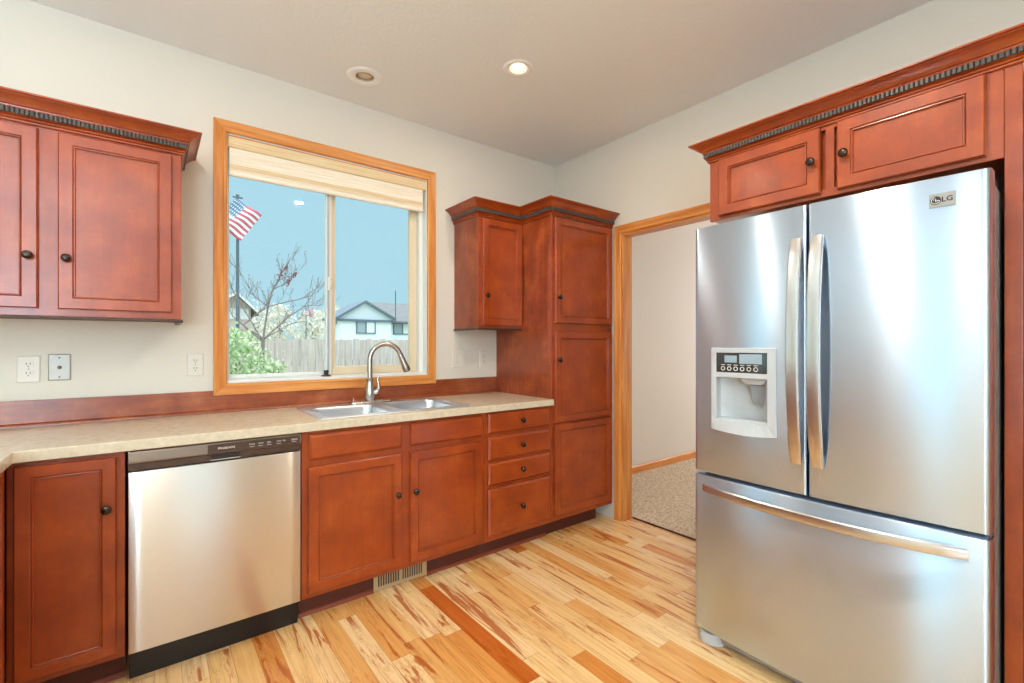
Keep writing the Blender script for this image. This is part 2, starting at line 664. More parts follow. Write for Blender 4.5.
def crown(root, path, zb, h=0.098, dep=0.074, cut=(0, None)):
    """stepped crown with a rope inlay; path runs with the room on its right hand"""
    k, q = dep / 0.074, h / 0.098
    lower = [(0, 0), (0.006, 0), (0.009, 0.003), (0.009, 0.008), (0.005, 0.010), (0.011, 0.012), (0.014, 0.016), (0.013, 0.020), (0.009, 0.022),
             (0.016, 0.024), (0.020, 0.026), (0.020, 0.028), (0.020, 0.046), (0.026, 0.047), (0.027, 0.049), (0.024, 0.051), (0.025, 0.055), (0.032, 0.057), (0.034, 0.061), (0.041, 0.070),
             (0.050, 0.078), (0.058, 0.084), (0.063, 0.086), (0.064, 0.0885), (0.072, 0.0895), (0.074, 0.092), (0.074, 0.097), (0.070, 0.098), (0, 0.098)]
    c = sweep(path, [(d * k, zb + z * q) for d, z in lower], cut=cut).build('crown_moulding', M['cherry_h'], root, smooth=28)
    # rope inlay: one connected strip whose beads rise and fall along the path
    P = [Vector(p) for p in path]
    dense = []
    marks = []
    for a, b_ in zip(P[:-1], P[1:]):
        marks.append(len(dense))
        ln = (b_ - a).length
        nb = max(1, int(ln / 0.013))
        for i in range(nb):
            for fq in (0.0, 0.18, 0.34, 0.68, 0.84):
                dense.append((a.lerp(b_, (i + fq) / nb), (0.0, 0.8, 1, 1, 0.8)[(0.0, 0.18, 0.34, 0.68, 0.84).index(fq)]))
    marks.append(len(dense))
    dense.append((P[-1], 0.0))
    b = MB()
    L = []
    for i, (p, hgt) in enumerate(dense):
        ds = []
        if i > 0:
            ds.append((p - dense[i - 1][0]).normalized())
        if i < len(dense) - 1:
            ds.append((dense[i + 1][0] - p).normalized())
        ns = [Vector((d.y, -d.x)) for d in ds]
        m = (ns[0] + ns[-1]) / (1 + ns[0].dot(ns[-1]))
        e = 0.0205 * k + 0.0015 + 0.0045 * hgt
        L.append([(p.x + m.x * dd, p.y + m.y * dd, zb + zz * q) for dd, zz in ((0.019 * k, 0.0262), (e, 0.0272), (e, 0.0468), (0.019 * k, 0.0478))])
    b.loops(L[marks[cut[0]]:(None if cut[1] is None else marks[cut[1] - 1] + 1)])
    b.build('rope_inlay', M['rope'], c)
    return c


def rounded(cx, cy, hx, hy, r, n=6):
    pts = []
    for qx, qy, a0 in ((1, 1, 0), (-1, 1, 90), (-1, -1, 180), (1, -1, 270)):
        for i in range(n + 1):
            a = math.radians(a0 + 90 * i / n)
            pts.append((cx + qx * (hx - r) + r * math.cos(a), cy + qy * (hy - r) + r * math.sin(a)))
    return pts


# ------------------------------------------------------------------ room shell
CZ = 2.745
T = 0.14
ident = lambda u, d, v: (u, d, v)
XL, YF, XN = -6.2, -5.2, 4.0     # left wall, front wall (behind the camera), far wall of the next room

# window opening in the back wall
WX0, WX1, WZ0, WZ1 = -2.350, -1.180, 1.057, 2.380
us = [XL - T, -5.25, -4.30, WX0, WX1, XN + T]
zs = [-0.5, 0.95, WZ0, 2.10, WZ1, 2.9]
struct(MB().plate(us, zs, lambda i, j: not ((i == 3 and j in (2, 3)) or (i == 1 and j in (1, 2))), 0.0, T, lambda u, d, v: (u, d, v)).build('wall_back', M['paint']))
TR = 0.090
# right wall with the doorway
DY0, DY1, DZ = -1.70, -0.700, 2.060
us = [YF, DY0, DY1, 0.0]
zs = [0, DZ, 2.9]
struct(MB().plate(us, zs, lambda i, j: (i, j) != (1, 0), 0.0, TR, lambda u, d, v: (d, u, v)).build('wall_right', M['paint']))
# left wall with a patio door opening
us = [YF, -2.62, -1.82, 0.0]
zs = [0, 0.02, 2.10, 2.9]
struct(MB().plate(us, zs, lambda i, j: (i, j) != (1, 1), 0.0, -T, lambda u, d, v: (XL + d, u, v)).build('wall_left', M['paint']))
# unseen front wall: a window added for light and a glazed door
us = [XL - T, -5.1, -3.5, -2.60, -1.84, XN + T]
zs = [0, 0.02, 0.8, 2.1, 2.2, 2.9]
struct(MB().plate(us, zs, lambda i, j: not ((i == 1 and j in (2, 3)) or (i == 3 and j in (1, 2))), 0.0, -T, lambda u, d, v: (u, YF + d, v)).build('wall_front', M['paint']))
# far wall of the next room, its opening added to light the room
us = [YF, -2.6, -0.6, 0.0]
zs = [0, 0.75, 2.25, 2.9]
struct(MB().plate(us, zs, lambda i, j: (i, j) != (1, 1), 0.0, T, lambda u, d, v: (XN + d, u, v)).build('wall_next_room', M['paint']))

struct(MB().box((-3.72, YF - T, -0.12), (0.112, 0.0, 0.0)).build('floor', M['floor']))
struct(MB().box((XL - T, YF - T, -0.12), (-3.72, 0.0, 0.008)).build('floor_dining', M['carpet']))
struct(MB().box((0.112, YF - T, -0.12), (XN + T, 0.0, 0.012)).build('floor_carpet', M['carpet']))

cans = [(-1.728, -0.322), (-1.108, -0.905), (-2.9, -0.90), (-3.6, -2.68), (-2.75, -3.45), (-1.45, -2.2)]
cu = sorted({XL - T, XN + T} | {c[0] + s * 0.046 for c in cans for s in (-1, 1)})
cv = sorted({YF - T, 0.0} | {c[1] + s * 0.046 for c in cans for s in (-1, 1)})


def ceil_solid(i, j):
    mx, my = (cu[i] + cu[i + 1]) / 2, (cv[j] + cv[j + 1]) / 2
    return not any(abs(mx - c[0]) < 0.045 and abs(my - c[1]) < 0.045 for c in cans)


struct(MB().plate(cu, cv, ceil_solid, CZ, CZ + 0.12, lambda u, d, v: (u, v, d)).build('ceiling', M['ceil']))
struct(MB().box((XL - T, YF - T, CZ + 0.3), (XN + T, T, CZ + 0.34)).build('roof_deck', M['ceil']))

# baseboards
bbp = [(0, 0.0), (0.012, 0.0), (0.012, 0.062), (0.008, 0.070), (0, 0.074)]
struct(sweep([(TR + 0.004, 0.0), (XN, 0.0)], [(d, z + 0.012) for d, z in bbp]).build('baseboard_back', M['fir_h']))

# window casing, mitred around the opening
cas = [(0.0, 0.0), (0.0, 0.014), (0.006, 0.018), (0.014, 0.018), (0.018, 0.015), (0.046, 0.017), (0.058, 0.019), (0.060, 0.016), (0.060, 0.0)]


def frame_sweep(corners, prof, mp, closed=True):
    """corners (u,z) in order; prof (outward offset w, d)"""
    n = len(corners)
    P = [Vector(c) for c in corners]
    cen = sum(P, Vector((0, 0))) / n
    L = []
    for i, p in enumerate(P):
        d0 = (p - P[i - 1]).normalized() if (closed or i) else None
        d1 = (P[(i + 1) % n] - p).normalized() if (closed or i < n - 1) else None
        ns = [Vector((d.y, -d.x)) for d in (d0, d1) if d is not None]
        m = (ns[0] + ns[-1]) / (1 + ns[0].dot(ns[-1]))
        L.append([mp(p.x + m.x * w, d, p.y + m.y * w) for w, d in prof])
    if closed:
        L.append(L[0])
        return MB().loops(L, False, False)
    return MB().loops(L)


mpb = lambda u, d, z: (u, -d, z)


def mitre_side(a, b_, na, nb, prof, mp, name, m, parent):
    L = []
    for p, nn in ((a, na), (b_, nb)):
        L.append([mp(p[0] + nn[0] * w, d, p[1] + nn[1] * w) for w, d in prof])
    return MB().loops(L).build(name, m, parent, smooth=30)


tr1 = struct(thing('trim_1', None, None, ((WX0 + WX1) / 2, 0, WZ0)))
qa, qb, qc, qd = (WX0, WZ0), (WX1, WZ0), (WX1, WZ1), (WX0, WZ1)
mitre_side(qa, qd, (-1, -1), (-1, 1), cas, mpb, 'side_casing', M['fir'], tr1)
mitre_side(qb, qc, (1, -1), (1, 1), cas, mpb, 'side_casing', M['fir'], tr1)
mitre_side(qd, qc, (-1, 1), (1, 1), cas, mpb, 'head_casing', M['fir_h'], tr1)
mitre_side(qa, qb, (-1, -1), (1, -1), cas, mpb, 'sill_casing', M['fir_h'], tr1)

# sliding window: outer frame, two sashes, panes, latch
win = struct(thing('window_1', None, None, ((WX0 + WX1) / 2, 0.07, WZ0)))
uw = [WX0, WX0 + 0.005, WX1 - 0.006, WX1]
zw = [WZ0, WZ0 + 0.016, WZ1 - 0.007, WZ1]
MB().box((WX0 + 0.006, 0.001, WZ1 - 0.0075), (WX1 - 0.007, 0.050, WZ1 - 0.0135)).build('head_lining', M['fir_h'], win)
MB().plate([WX0 + 0.0052, WX0 + 0.010, WX1 - 0.034, WX1 - 0.0062], [WZ0 + 0.0162, WZ0 + 0.020, WZ1 - 0.040, WZ1 - 0.014], lambda i, j: (i, j) != (1, 1), 0.052, 0.120, ident).build(
    'frame_track', M['vinyl'], win)
MB().plate(uw, zw, lambda i, j: (i, j) != (1, 1), 0.002, 0.128, ident).build('window_frame', M['vinyl'], win, bevel=0.003)


def sash(x0, x1, z0, z1, y0, y1, wl, wr, wb, wt, m, name='sash'):
    o = MB().plate([x0, x0 + wl, x1 - wr, x1], [z0, z0 + wb, z1 - wt, z1], lambda i, j: (i, j) != (1, 1), y0, y1, ident)
    o = o.build(name, m, win, bevel=0.003)
    ym = (y0 + y1) / 2
    MB().box((x0 + wl - 0.004, ym - 0.002, z0 + wb - 0.004), (x1 - wr + 0.004, ym + 0.002, z1 - wt + 0.004)).build('pane', M['glass'], o)
    return o


sl = sash(WX0 + 0.011, -1.795, WZ0 + 0.022, WZ1 - 0.041, 0.054, 0.082, 0.008, 0.034, 0.020, 0.03, M['vinyl'])
sr = sash(-1.812, WX1 - 0.035, WZ0 + 0.021, WZ1 - 0.041, 0.086, 0.116, 0.050, 0.052, 0.050, 0.04, M['vinyl_c'])
MB().box((-1.822, 0.044, 1.09), (-1.812, 0.053, 2.30)).build('interlock', M['alum'], sl, bevel=0.002)
lt = MB()
lt.box((-1.822, 0.036, 1.590), (-1.802, 0.044, 1.670))
lt.build('latch', M['vinyl'], sl, bevel=0.003)
MB().tube([(-1.806, 0.040, 1.60), (-1.806, 0.022, 1.612), (-1.806, 0.018, 1.63), (-1.806, 0.022, 1.648), (-1.806, 0.040, 1.66)], 0.005, 8).build('latch_pull', M['vinyl_c'], sl, smooth=60)
# small suction stop standing on the window track
st_ = thing('window_stop', 'small black rubber stop standing on the white window track', 'window stop', (-1.835, 0.028, WZ0 + 0.016))
MB().lathe((-1.835, 0.028, WZ0 + 0.016), (0, 0, 1), [(0.030, 0), (0.030, 0.004), (0.020, 0.009), (0.014, 0.011)], 20).build('base', M['rail'], st_, smooth=40)
MB().lathe((-1.835, 0.028, WZ0 + 0.026), (0, 0, 1), [(0.014, 0), (0.012, 0.012), (0.015, 0.016), (0.013, 0.026), (0.004, 0.028)], 16).build('grip', M['black'], st_, smooth=40)

# woven shade, rolled short at the head of the window
bl = thing('roman_blind', 'woven natural roman blind drawn up at the head of the window', 'window blind', (-1.77, 0.03, 2.165))
b = MB()
pr = [(0.002, 2.372), (0.002, 2.318), (0.005, 2.311), (0.034, 2.311), (0.036, 2.372)]
b.loops([[(x, y, z) for y, z in pr] for x in (-2.343, -1.187)])
b.build('valance', M['shade'], bl, bevel=0.002)
b = MB()
pr = [(0.014, 2.320), (0.012, 2.27), (0.014, 2.215), (0.008, 2.205), (0.006, 2.196), (0.012, 2.188), (0.014, 2.180),
      (0.022, 2.180), (0.024, 2.21), (0.026, 2.320)]
b.loops([[(x, y, z) for y, z in pr] for x in (-2.336, -1.206)])
b.build('fabric', M['shade_backlit'], bl, smooth=40)
MB().box((-2.335, 0.0035, 2.200), (-1.207, 0.0060, 2.222)).build('fold', M['shade'], bl)
b = MB()
b.loops([[(x, 0.018 + 0.012 * math.cos(a), 2.172 + 0.012 * math.sin(a)) for a in [2 * math.pi * k / 14 for k in range(14)]] for x in (-2.336, -1.206)])
b.build('hem_bar', M['shade_backlit'], bl, smooth=40)

# doorway: jamb lining and casing
tr2 = struct(thing('trim_2', None, None, (0.07, -1.2, 0)))
jd = 0.019
MB().box((-0.004, DY1 - jd, 0.0), (TR + 0.004, DY1, DZ)).build('jamb', M['fir'], tr2, bevel=0.001)
MB().box((-0.004, DY0, 0.0), (TR + 0.004, DY0 + jd, DZ)).build('jamb', M['fir'], tr2, bevel=0.001)
MB().box((-0.004, DY0 + jd, DZ - jd), (TR + 0.004, DY1 - jd, DZ)).build('head_jamb', M['fir_h'], tr2, bevel=0.001)
cas2 = [(w + 0.0, d) for w, d in cas]
for sgn, x in ((-1, 0.0), (1, TR)):
    mpr = lambda u, d, z, sgn=sgn, x=x: (x + sgn * d, u, z)
    jy0, jy1, jz = DY0 + 0.006, DY1 - 0.006, DZ - 0.006
    cz2 = [(w * 1.3 if sgn < 0 else w, d) for w, d in cas]
    mitre_side((jy1, 0.0), (jy1, jz), (1, 0), (1, 1), cas if sgn < 0 else cas, mpr, 'side_casing', M['fir'], tr2)
    mitre_side((jy0, 0.0), (jy0, jz), (-1, 0), (-1, 1), cas, mpr, 'side_casing', M['fir'], tr2)
    mitre_side((jy0, jz), (jy1, jz), (-1, 1), (1, 1), cas, mpr, 'head_casing', M['fir_h'], tr2)
struct(MB().box((0.104, DY0 + jd, 0.0), (0.1115, DY1 - jd, 0.010)).build('trim_3', M['toe']))

# glazing of the openings behind the camera
dr = struct(thing('door_1', None, None, (XL - 0.07, -2.22, 0.02)))
MB().plate([-2.615, -2.56, -2.24, -2.20, -1.88, -1.825], [0.025, 0.12, 2.02, 2.095], lambda i, j: not (j == 1 and i in (1, 3)), -0.05, -0.09,
           lambda u, d, v: (XL + d, u, v)).build('patio_door_frame', M['vinyl'], dr, bevel=0.003)
for n, x0, x1, z0, z1, y0_, y1_ in ((2, -5.1, -3.5, 0.8, 2.2, YF - 0.05, YF - 0.09), (3, -5.25, -4.30, 0.95, 2.10, 0.05, 0.09)):  # the front wall window is added as a light opening
    wd = struct(thing('window_%d' % n, None, None, ((x0 + x1) / 2, y0_, z0)))
    xm = (x0 + x1) / 2
    MB().plate([x0, x0 + 0.05, xm - 0.025, xm + 0.025, x1 - 0.05, x1], [z0, z0 + 0.05, z1 - 0.05, z1], lambda i, j: not (j == 1 and i in (1, 3)), y0_, y1_,
               ident).build('window_frame', M['vinyl'], wd, bevel=0.003)
dr = struct(thing('door_2', None, None, (-2.22, YF - 0.07, 0.02)))
MB().plate([-2.595, -2.52, -1.92, -1.845], [0.025, 0.14, 2.01, 2.095], lambda i, j: (i, j) != (1, 1), YF - 0.05, YF - 0.09,
           ident).build('glazed_door_frame', M['vinyl'], dr, bevel=0.003)

# ------------------------------------------------------------------ ceiling fixtures
def downlight(c, label, lit, grp, gain=1.0, k=1.0):
    x, y = c
    o = thing('recessed_light', label, 'ceiling light', (x, y, CZ), grp)
    MB().lathe((x, y, CZ), (0, 0, -1), [(0.047, -0.002), (0.050, 0.003), (0.062 * k, 0.006), (0.074 * k, 0.005), (0.080 * k, 0.0), (0.047, -0.0025)], 36, False, False).build(
        'trim_ring', M['can_white'], o, smooth=50)
    MB().lathe((x, y, CZ), (0, 0, 1), [(0.047, -0.002), (0.045, 0.015), (0.040, 0.045), (0.040, 0.07)], 36, False, True).build(
        'reflector', M['can_cream' if lit else 'can_tan'], o, smooth=50)
    if lit:
        MB().lathe((x, y, CZ + 0.030), (0, 0, 1), [(0.001, 0), (0.026, 0.003), (0.032, 0.010), (0.028, 0.03)], 30).build('lens', M['lens'], o, smooth=50)
        d = bpy.data.lights.new('downlight_lamp', 'AREA')
        d.shape = 'DISK'
        d.size = 0.085
        d.energy = DOWNLIGHT_POWER * gain
        d.color = (1.0, 0.90, 0.76)
        lo = bpy.data.objects.new('downlight_lamp', d)
        lo.location = (0, 0, -0.008)
        lo.parent = o
        C.objects.link(lo)
    else:
        MB().lathe((x, y, CZ - 0.001), (0, 0, 1), [(0.001, 0), (0.030, 0.003), (0.041, 0.012), (0.043, 0.03)], 30).build('dome', M['can_tan'], o, smooth=50)
    return o


downlight(cans[0], 'unlit white ceiling fixture with a tan dome above the window', False, None, k=1.22)
downlight(cans[1], 'glowing recessed ceiling light nearest the room corner', True, None)
for c, w in zip(cans[2:], ('in front of the left wall cabinet', 'over the counter peninsula facing the refrigerator', 'over the floor facing the dishwasher', 'in front of the refrigerator')):
    downlight(c, 'lit recessed ceiling light ' + w, True, None, 2.6 if 'refrigerator' in w and 'peninsula' not in w else 1.0)  # the last one is unseen, added to brighten the cabinet over the refrigerator

# added, unseen bowl uplights behind the camera that brighten the ceiling
def uplight(x, y, power, label):
    o = thing('added_uplight', label, 'pendant lamp', (x, y, CZ), 'added bowl uplights behind the camera')
    MB().lathe((x, y, CZ), (0, 0, -1), [(0.065, 0.0), (0.065, 0.012), (0.05, 0.024), (0.008, 0.030)], 24).build('canopy', M['nickel'], o, smooth=40)
    MB().tube([(x, y, CZ - 0.028), (x, y, CZ - 1.03)], 0.006, 10).build('stem', M['nickel'], o, smooth=60)
    MB().lathe((x, y, CZ - 0.95), (0, 0, -1), [(0.235, 0.0), (0.225, 0.03), (0.18, 0.085), (0.10, 0.125), (0.012, 0.140), (0.012, 0.134), (0.098, 0.119),
                                              (0.174, 0.080), (0.219, 0.028), (0.230, 0.0)], 36, False, False).build('bowl', M['can_white'], o, smooth=50)
    d = bpy.data.lights.new('uplight_fill', 'AREA')
    d.shape = 'DISK'
    d.size = 0.34
    d.energy = power
    d.color = (0.59, 0.815, 1.0)
    lo = bpy.data.objects.new('uplight_fill', d)
    lo.location = (0, 0, -0.99)
    lo.rotation_euler = (math.pi, 0, 0)
    lo.parent = o
    C.objects.link(lo)


uplight(-4.5, -1.5, UPLIGHT_POWER * 0.25, 'added, unseen white bowl pendant lamp hanging over the dining corner behind the peninsula')
uplight(-3.9, -4.2, UPLIGHT_POWER * 1.95, 'added, unseen white bowl pendant lamp hanging by the front windows behind the camera')

# ------------------------------------------------------------------ cabinets on the back wall
ZU0, ZU1 = 1.374, 2.115
UY = -0.305


def carcass(root, a, b_, m='cherry', name='carcass'):
    return MB().box(a, b_).build(name, M[m], root, bevel=0.001, seg=1)


# left wall cabinet (two doors)
ux0, ux1 = -3.415, -2.559
r = thing('wall_cabinet', 'two-door cherry wall cabinet left of the window', 'cabinet', ((ux0 + ux1) / 2, -0.15, ZU0))
carcass(r, (ux0, -0.002, ZU0), (ux1, UY + 0.019, ZU1))
FB = face_back(UY)
face_frame(r, FB, [ux0, ux0 + 0.045, -3.022, -2.946, ux1 - 0.045, ux1], [ZU0, ZU0 + 0.04, ZU1 - 0.03, ZU1], {(1, 1), (3, 1)})
door(r, FB, -3.375, -3.012, 1.403, 2.098, (-3.038, 1.603))
door(r, FB, -2.956, -2.593, 1.403, 2.098, (-2.930, 1.603))
crown(r, [(ux0, UY), (ux1, UY), (ux1, -0.002)], 2.108)
sweep([(ux0, UY), (ux1, UY), (ux1, -0.002)], [(-0.012, 1.360), (0.006, 1.360), (0.008, 1.366), (0.004, 1.374), (-0.012, 1.374)]).build('light_rail', M['rail'], r)

# single door wall cabinet beside the pantry
PX0 = -0.600
ux0, ux1 = -0.967, PX0 - 0.001
r = thing('wall_cabinet', 'small single-door cherry wall cabinet between window and pantry', 'cabinet', ((ux0 + ux1) / 2, -0.15, ZU0))
carcass(r, (ux0, -0.002, ZU0), (ux1, UY + 0.019, ZU1), 'veneer')
face_frame(r, FB, [ux0, ux0 + 0.04, ux1 - 0.04, ux1], [ZU0, ZU0 + 0.04, ZU1 - 0.03, ZU1], {(1, 1)})
door(r, FB, -0.938, -0.608, 1.390, 2.098, (-0.912, 1.588))
crown(r, [(ux0, -0.002), (ux0, UY), (PX0, UY), (PX0, -0.615)], 2.108, cut=(0, 3))
sweep([(ux0, -0.002), (ux0, UY), (ux1, UY)], [(-0.012, 1.360), (0.006, 1.360), (0.008, 1.366), (0.004, 1.374), (-0.012, 1.374)]).build('light_rail', M['rail'], r)

# pantry tower
PY = -0.615
FP = face_back(PY)
r = thing('pantry_cabinet', 'tall cherry pantry tower with three stacked doors in the corner', 'cabinet', (PX0 / 2, -0.3, 0))
carcass(r, (PX0, -0.002, 0.105), (-0.003, PY + 0.019, ZU1), 'veneer')
face_frame(r, FP, [PX0, PX0 + 0.04, -0.045, -0.003], [0.105, 0.16, 0.72, 0.76, 1.33, 1.42, ZU1 - 0.03, ZU1], {(1, 1), (1, 3), (1, 5)})
door(r, FP, -0.578, -0.022, 1.404, 2.098, (-0.552, 1.572))
door(r, FP, -0.578, -0.022, 0.752, 1.350, (-0.552, 1.162))
door(r, FP, -0.578, -0.022, 0.142, 0.738)
crown(r, [(-0.967, UY), (PX0, UY), (PX0, PY), (-0.003, PY)], 2.108, cut=(1, None))
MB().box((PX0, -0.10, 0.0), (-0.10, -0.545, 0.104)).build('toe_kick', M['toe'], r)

# base run
ZB1 = 0.868
BY = -0.615
FBB = face_back(BY)
toe_y = -0.550
shoe = [(0.0, 0.0), (0.014, 0.0), (0.012, 0.009), (0.005, 0.016), (0.0, 0.018)]


def base_cab(name, label, x0, x1, us, zs, holes, reg=None):
    r = thing(name, label, 'cabinet', ((x0 + x1) / 2, -0.3, 0))
    MB().box((x0, -0.002, 0.105), (x1, BY + 0.019, 0.64)).build('carcass', M['cherry'], r)
    face_frame(r, FBB, us, zs, holes)
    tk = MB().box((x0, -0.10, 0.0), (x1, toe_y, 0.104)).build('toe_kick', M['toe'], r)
    segs = [(x0, x1)] if not reg else [(x0, reg[0]), (reg[1], x1)]
    for a, b_ in segs:
        sweep([(a, toe_y), (b_, toe_y)], shoe).build('shoe_moulding', M['shoe'], tk)
    return r


# corner base cabinet
cx0, cx1 = -3.046, -2.742
r = base_cab('base_cabinet', 'single-door cherry base cabinet left of the dishwasher', cx0, cx1, [cx0, -3.0, -2.79, cx1], [0.105, 0.15, 0.83, ZB1], {(1, 1)})
door(r, FBB, -3.028, -2.766, 0.130, 0.852, (-2.793, 0.668), fw=0.039)
# sink base
sx0, sx1 = -2.128, -1.134
r = base_cab('sink_base_cabinet', 'wide cherry sink base cabinet with two doors under the sink', sx0, sx1,
             [sx0, -2.07, -1.67, -1.58, -1.18, sx1], [0.105, 0.15, 0.68, 0.74, 0.84, ZB1], {(1, 1), (3, 1), (1, 3), (3, 3)}, reg=(-1.772, -1.470))
drawer(r, FBB, -2.100, -1.648, 0.735, 0.852, name='false_drawer_front')
drawer(r, FBB, -1.598, -1.154, 0.735, 0.852, name='false_drawer_front')
door(r, FBB, -2.102, -1.650, 0.132, 0.703, (-1.675, 0.500))
door(r, FBB, -1.602, -1.156, 0.132, 0.703, (-1.577, 0.500))
# drawer base
r = base_cab('drawer_cabinet', 'cherry base cabinet with four stacked drawers beside the pantry', sx1 + 0.002, PX0 - 0.002,
             [sx1 + 0.002, -1.09, -0.64, PX0 - 0.002], [0.105, 0.15, 0.39, 0.43, 0.55, 0.59, 0.70, 0.74, 0.84, ZB1], {(1, 1), (1, 3), (1, 5), (1, 7)})
for z0, z1 in ((0.742, 0.860), (0.585, 0.718), (0.436, 0.566), (0.138, 0.414)):
    drawer(r, FBB, -1.110, -0.624, z0, z1, (-0.862, (z0 + z1) / 2), name='drawer')

# peninsula running toward the camera on the left
FX = -3.062
r = thing('peninsula_cabinet', 'cherry base cabinet of the counter leg at the left edge', 'cabinet', (-3.36, -1.5, 0))
MB().box((-3.66, -2.30, 0.105), (FX - 0.019, -0.003, 0.862)).build('carcass', M['veneer'], r)
FL = face_left(FX)
face_frame(r, FL, [-2.30, -2.25, -1.72, -1.66, -1.14, -1.10, -0.69, -0.617], [0.105, 0.15, 0.83, ZB1], {(1, 1), (3, 1), (5, 1)})
for a, b_ in ((-2.26, -1.70), (-1.68, -1.13), (-1.11, -0.66)):
    door(r, FL, a, b_, 0.130, 0.852, (a + 0.03, 0.668))
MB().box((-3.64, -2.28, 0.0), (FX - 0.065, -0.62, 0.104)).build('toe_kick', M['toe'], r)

# countertop (one L-shaped laminate top with the sink cut out)
SX0, SX1, SY0, SY1 = -2.02, -1.215, -0.575, -0.105
us = [-3.70, -3.026, SX0 + 0.008, SX1 - 0.008, -0.602]
vs = [-2.33, -0.645, SY0 + 0.008, SY1 - 0.008, -0.001]


def top_solid(i, j):
    if j == 0:
        return i == 0
    return not (i == 2 and j == 2)


o = MB().plate(us, vs, top_solid, 0.869, 0.908, lambda u, d, v: (u, v, d)).build('countertop', M['laminate'], loc=(-1.8, -0.32, 0.869), bevel=0.003)
tag(o, 'long beige laminate countertop around the sink with a left leg', 'countertop')
o['label'] = 'beige laminate L-shaped countertop holding the sink'

# wooden backsplash board notched under the window casing, with its bead
bs = thing('backsplash', 'red-brown wooden backsplash board along the back of the counter', 'backsplash', (-2.1, -0.01, 0.909))
MB().plate([-3.70, -2.411, -1.119, -0.603], [0.909, 0.996, 1.022], lambda i, j: not (i == 1 and j == 1), 0.001, 0.014, mpb).build('board', M['splash'], bs, bevel=0.001, seg=1)
sweep([(-3.70, -0.0142), (-0.603, -0.0142)], [(0, 0.909), (0.013, 0.909), (0.012, 0.917), (0.007, 0.923), (0, 0.925)]).build('bead', M['splash'], bs, smooth=40)

# floor register in the toe kick
rg = thing('floor_register', 'tan metal heat register set in the toe kick under the sink', 'register', (-1.621, -0.55, 0))
x0, x1 = -1.770, -1.472
n = 9
us = [x0, x0 + 0.020]
for half in range(2):
    a = x0 + 0.022 + half * 0.134
    for i in range(n):
        us += [a + i * 0.0133 + 0.001, a + i * 0.0133 + 0.0088]
    if half == 0:
        us += [x0 + 0.146]
us += [x1]
us = sorted(set(round(u, 5) for u in us))
slots = []
for half in range(2):
    a = x0 + 0.022 + half * 0.134
    slots += [round(a + i * 0.0133 + 0.001, 5) for i in range(n)]
MB().plate(us, [0.004, 0.020, 0.080, 0.096], lambda i, j: not (j == 1 and us[i] in slots), 0.5585, 0.5545, lambda u, d, v: (u, -d, v)).build('grille', M['register'], rg)
MB().box((x0 + 0.01, -0.5515, 0.008), (x1 - 0.01, -0.5535, 0.092)).build('damper', M['slot'], rg)

# ------------------------------------------------------------------ dishwasher
DX0, DX1 = -2.737, -2.133
dw = thing('dishwasher', 'stainless dishwasher with dark control strip below the counter', 'dishwasher', ((DX0 + DX1) / 2, -0.3, 0))
MB().box((DX0 + 0.003, -0.05, 0.10), (DX1 - 0.003, -0.600, 0.862)).build('tub', M['black'], dw)


def bow(x0, x1, z0, z1, y0, sag, back, nx=14, e=0.006):
    """panel bowed outwards across its width with softened edges"""
    L = []
    xs = [x0 + (x1 - x0) * i / nx for i in range(nx + 1)]
    f = lambda x: y0 - sag * (1 - ((x - (x0 + x1) / 2) / ((x1 - x0) / 2)) ** 2)
    for ins, dy in ((0, back), (0, e), (e * 0.3, e * 0.3), (e, 0)):
        z0i, z1i = z0 + ins, z1 - ins
        X = [x0 + ins + (x1 - x0 - 2 * ins) * i / nx for i in range(nx + 1)]
        L.append([(x, (f(x) + dy) if dy < back else y0 + back, z0i) for x in X] + [(x, (f(x) + dy) if dy < back else y0 + back, z1i) for x in reversed(X)])
    b = MB()
    b.loops(L, True, False)
    k = len(b.v) - 2 * (nx + 1)
    for i in range(nx):
        b.f.append((k + i, k + i + 1, k + 2 * nx + 1 - i - 1, k + 2 * nx + 1 - i))
    return b


bow(DX0 + 0.004, DX1 - 0.004, 0.115, 0.788, -0.640, 0.003, 0.038).build('door_panel', M['dw_steel'], dw, smooth=35)
cp = MB()
pr = [(0.602, 0.868), (0.636, 0.868), (0.646, 0.862), (0.649, 0.830), (0.649, 0.822), (0.641, 0.820), (0.639, 0.793), (0.602, 0.793)]
cp.loops([[(x, -y, z) for y, z in pr] for x in (DX0 + 0.004, DX1 - 0.004)])
cpo = cp.build('control_panel', M['control'], dw, bevel=0.0015)
MB().box((DX0 + 0.0045, -0.6395, 0.7945), (DX1 - 0.0045, -0.6425, 0.8195)).build('lower_lip', M['control_lip'], cpo)
MB().box((-2.476, -0.6425, 0.796), (-2.374, -0.6445, 0.8185)).build('handle_pocket', M['black'], cpo)
MB().tube([(-2.478, -0.6445, 0.7965), (-2.372, -0.6445, 0.7965)], 0.002, 8).build('pocket_rim', M['handle_steel'], cpo)
MB().box((-2.487, -0.6492, 0.824), (DX1 - 0.010, -0.6502, 0.860)).build('key_strip', M['control_lip'], cpo)
text_mesh('brand_lettering', 'FRIGIDAIRE', 0.0108, M['print'], cpo, (-2.422, -0.6503, 0.8415), (1, 0, 0), (0, 0, 1), bold=0.0001, xs=1.1)
for tx, s in ((-2.330, 'heavy'), (-2.298, 'norm'), (-2.266, 'light'), (-2.228, 'rinse'), (-2.207, 'dry'), (-2.166, 'start')):
    big = s == 'start'
    text_mesh('key_lettering', s, 0.0095 if not big else 0.014, M['print'], cpo, (tx, -0.6503, 0.845), (1, 0, 0), (0, 0, 1))
for tx in (-2.330, -2.298, -2.266, -2.228, -2.166):
    MB().box((tx - 0.009, -0.6500, 0.8335), (tx + 0.009, -0.6506, 0.8350)).build('key_mark', M['print'], cpo)
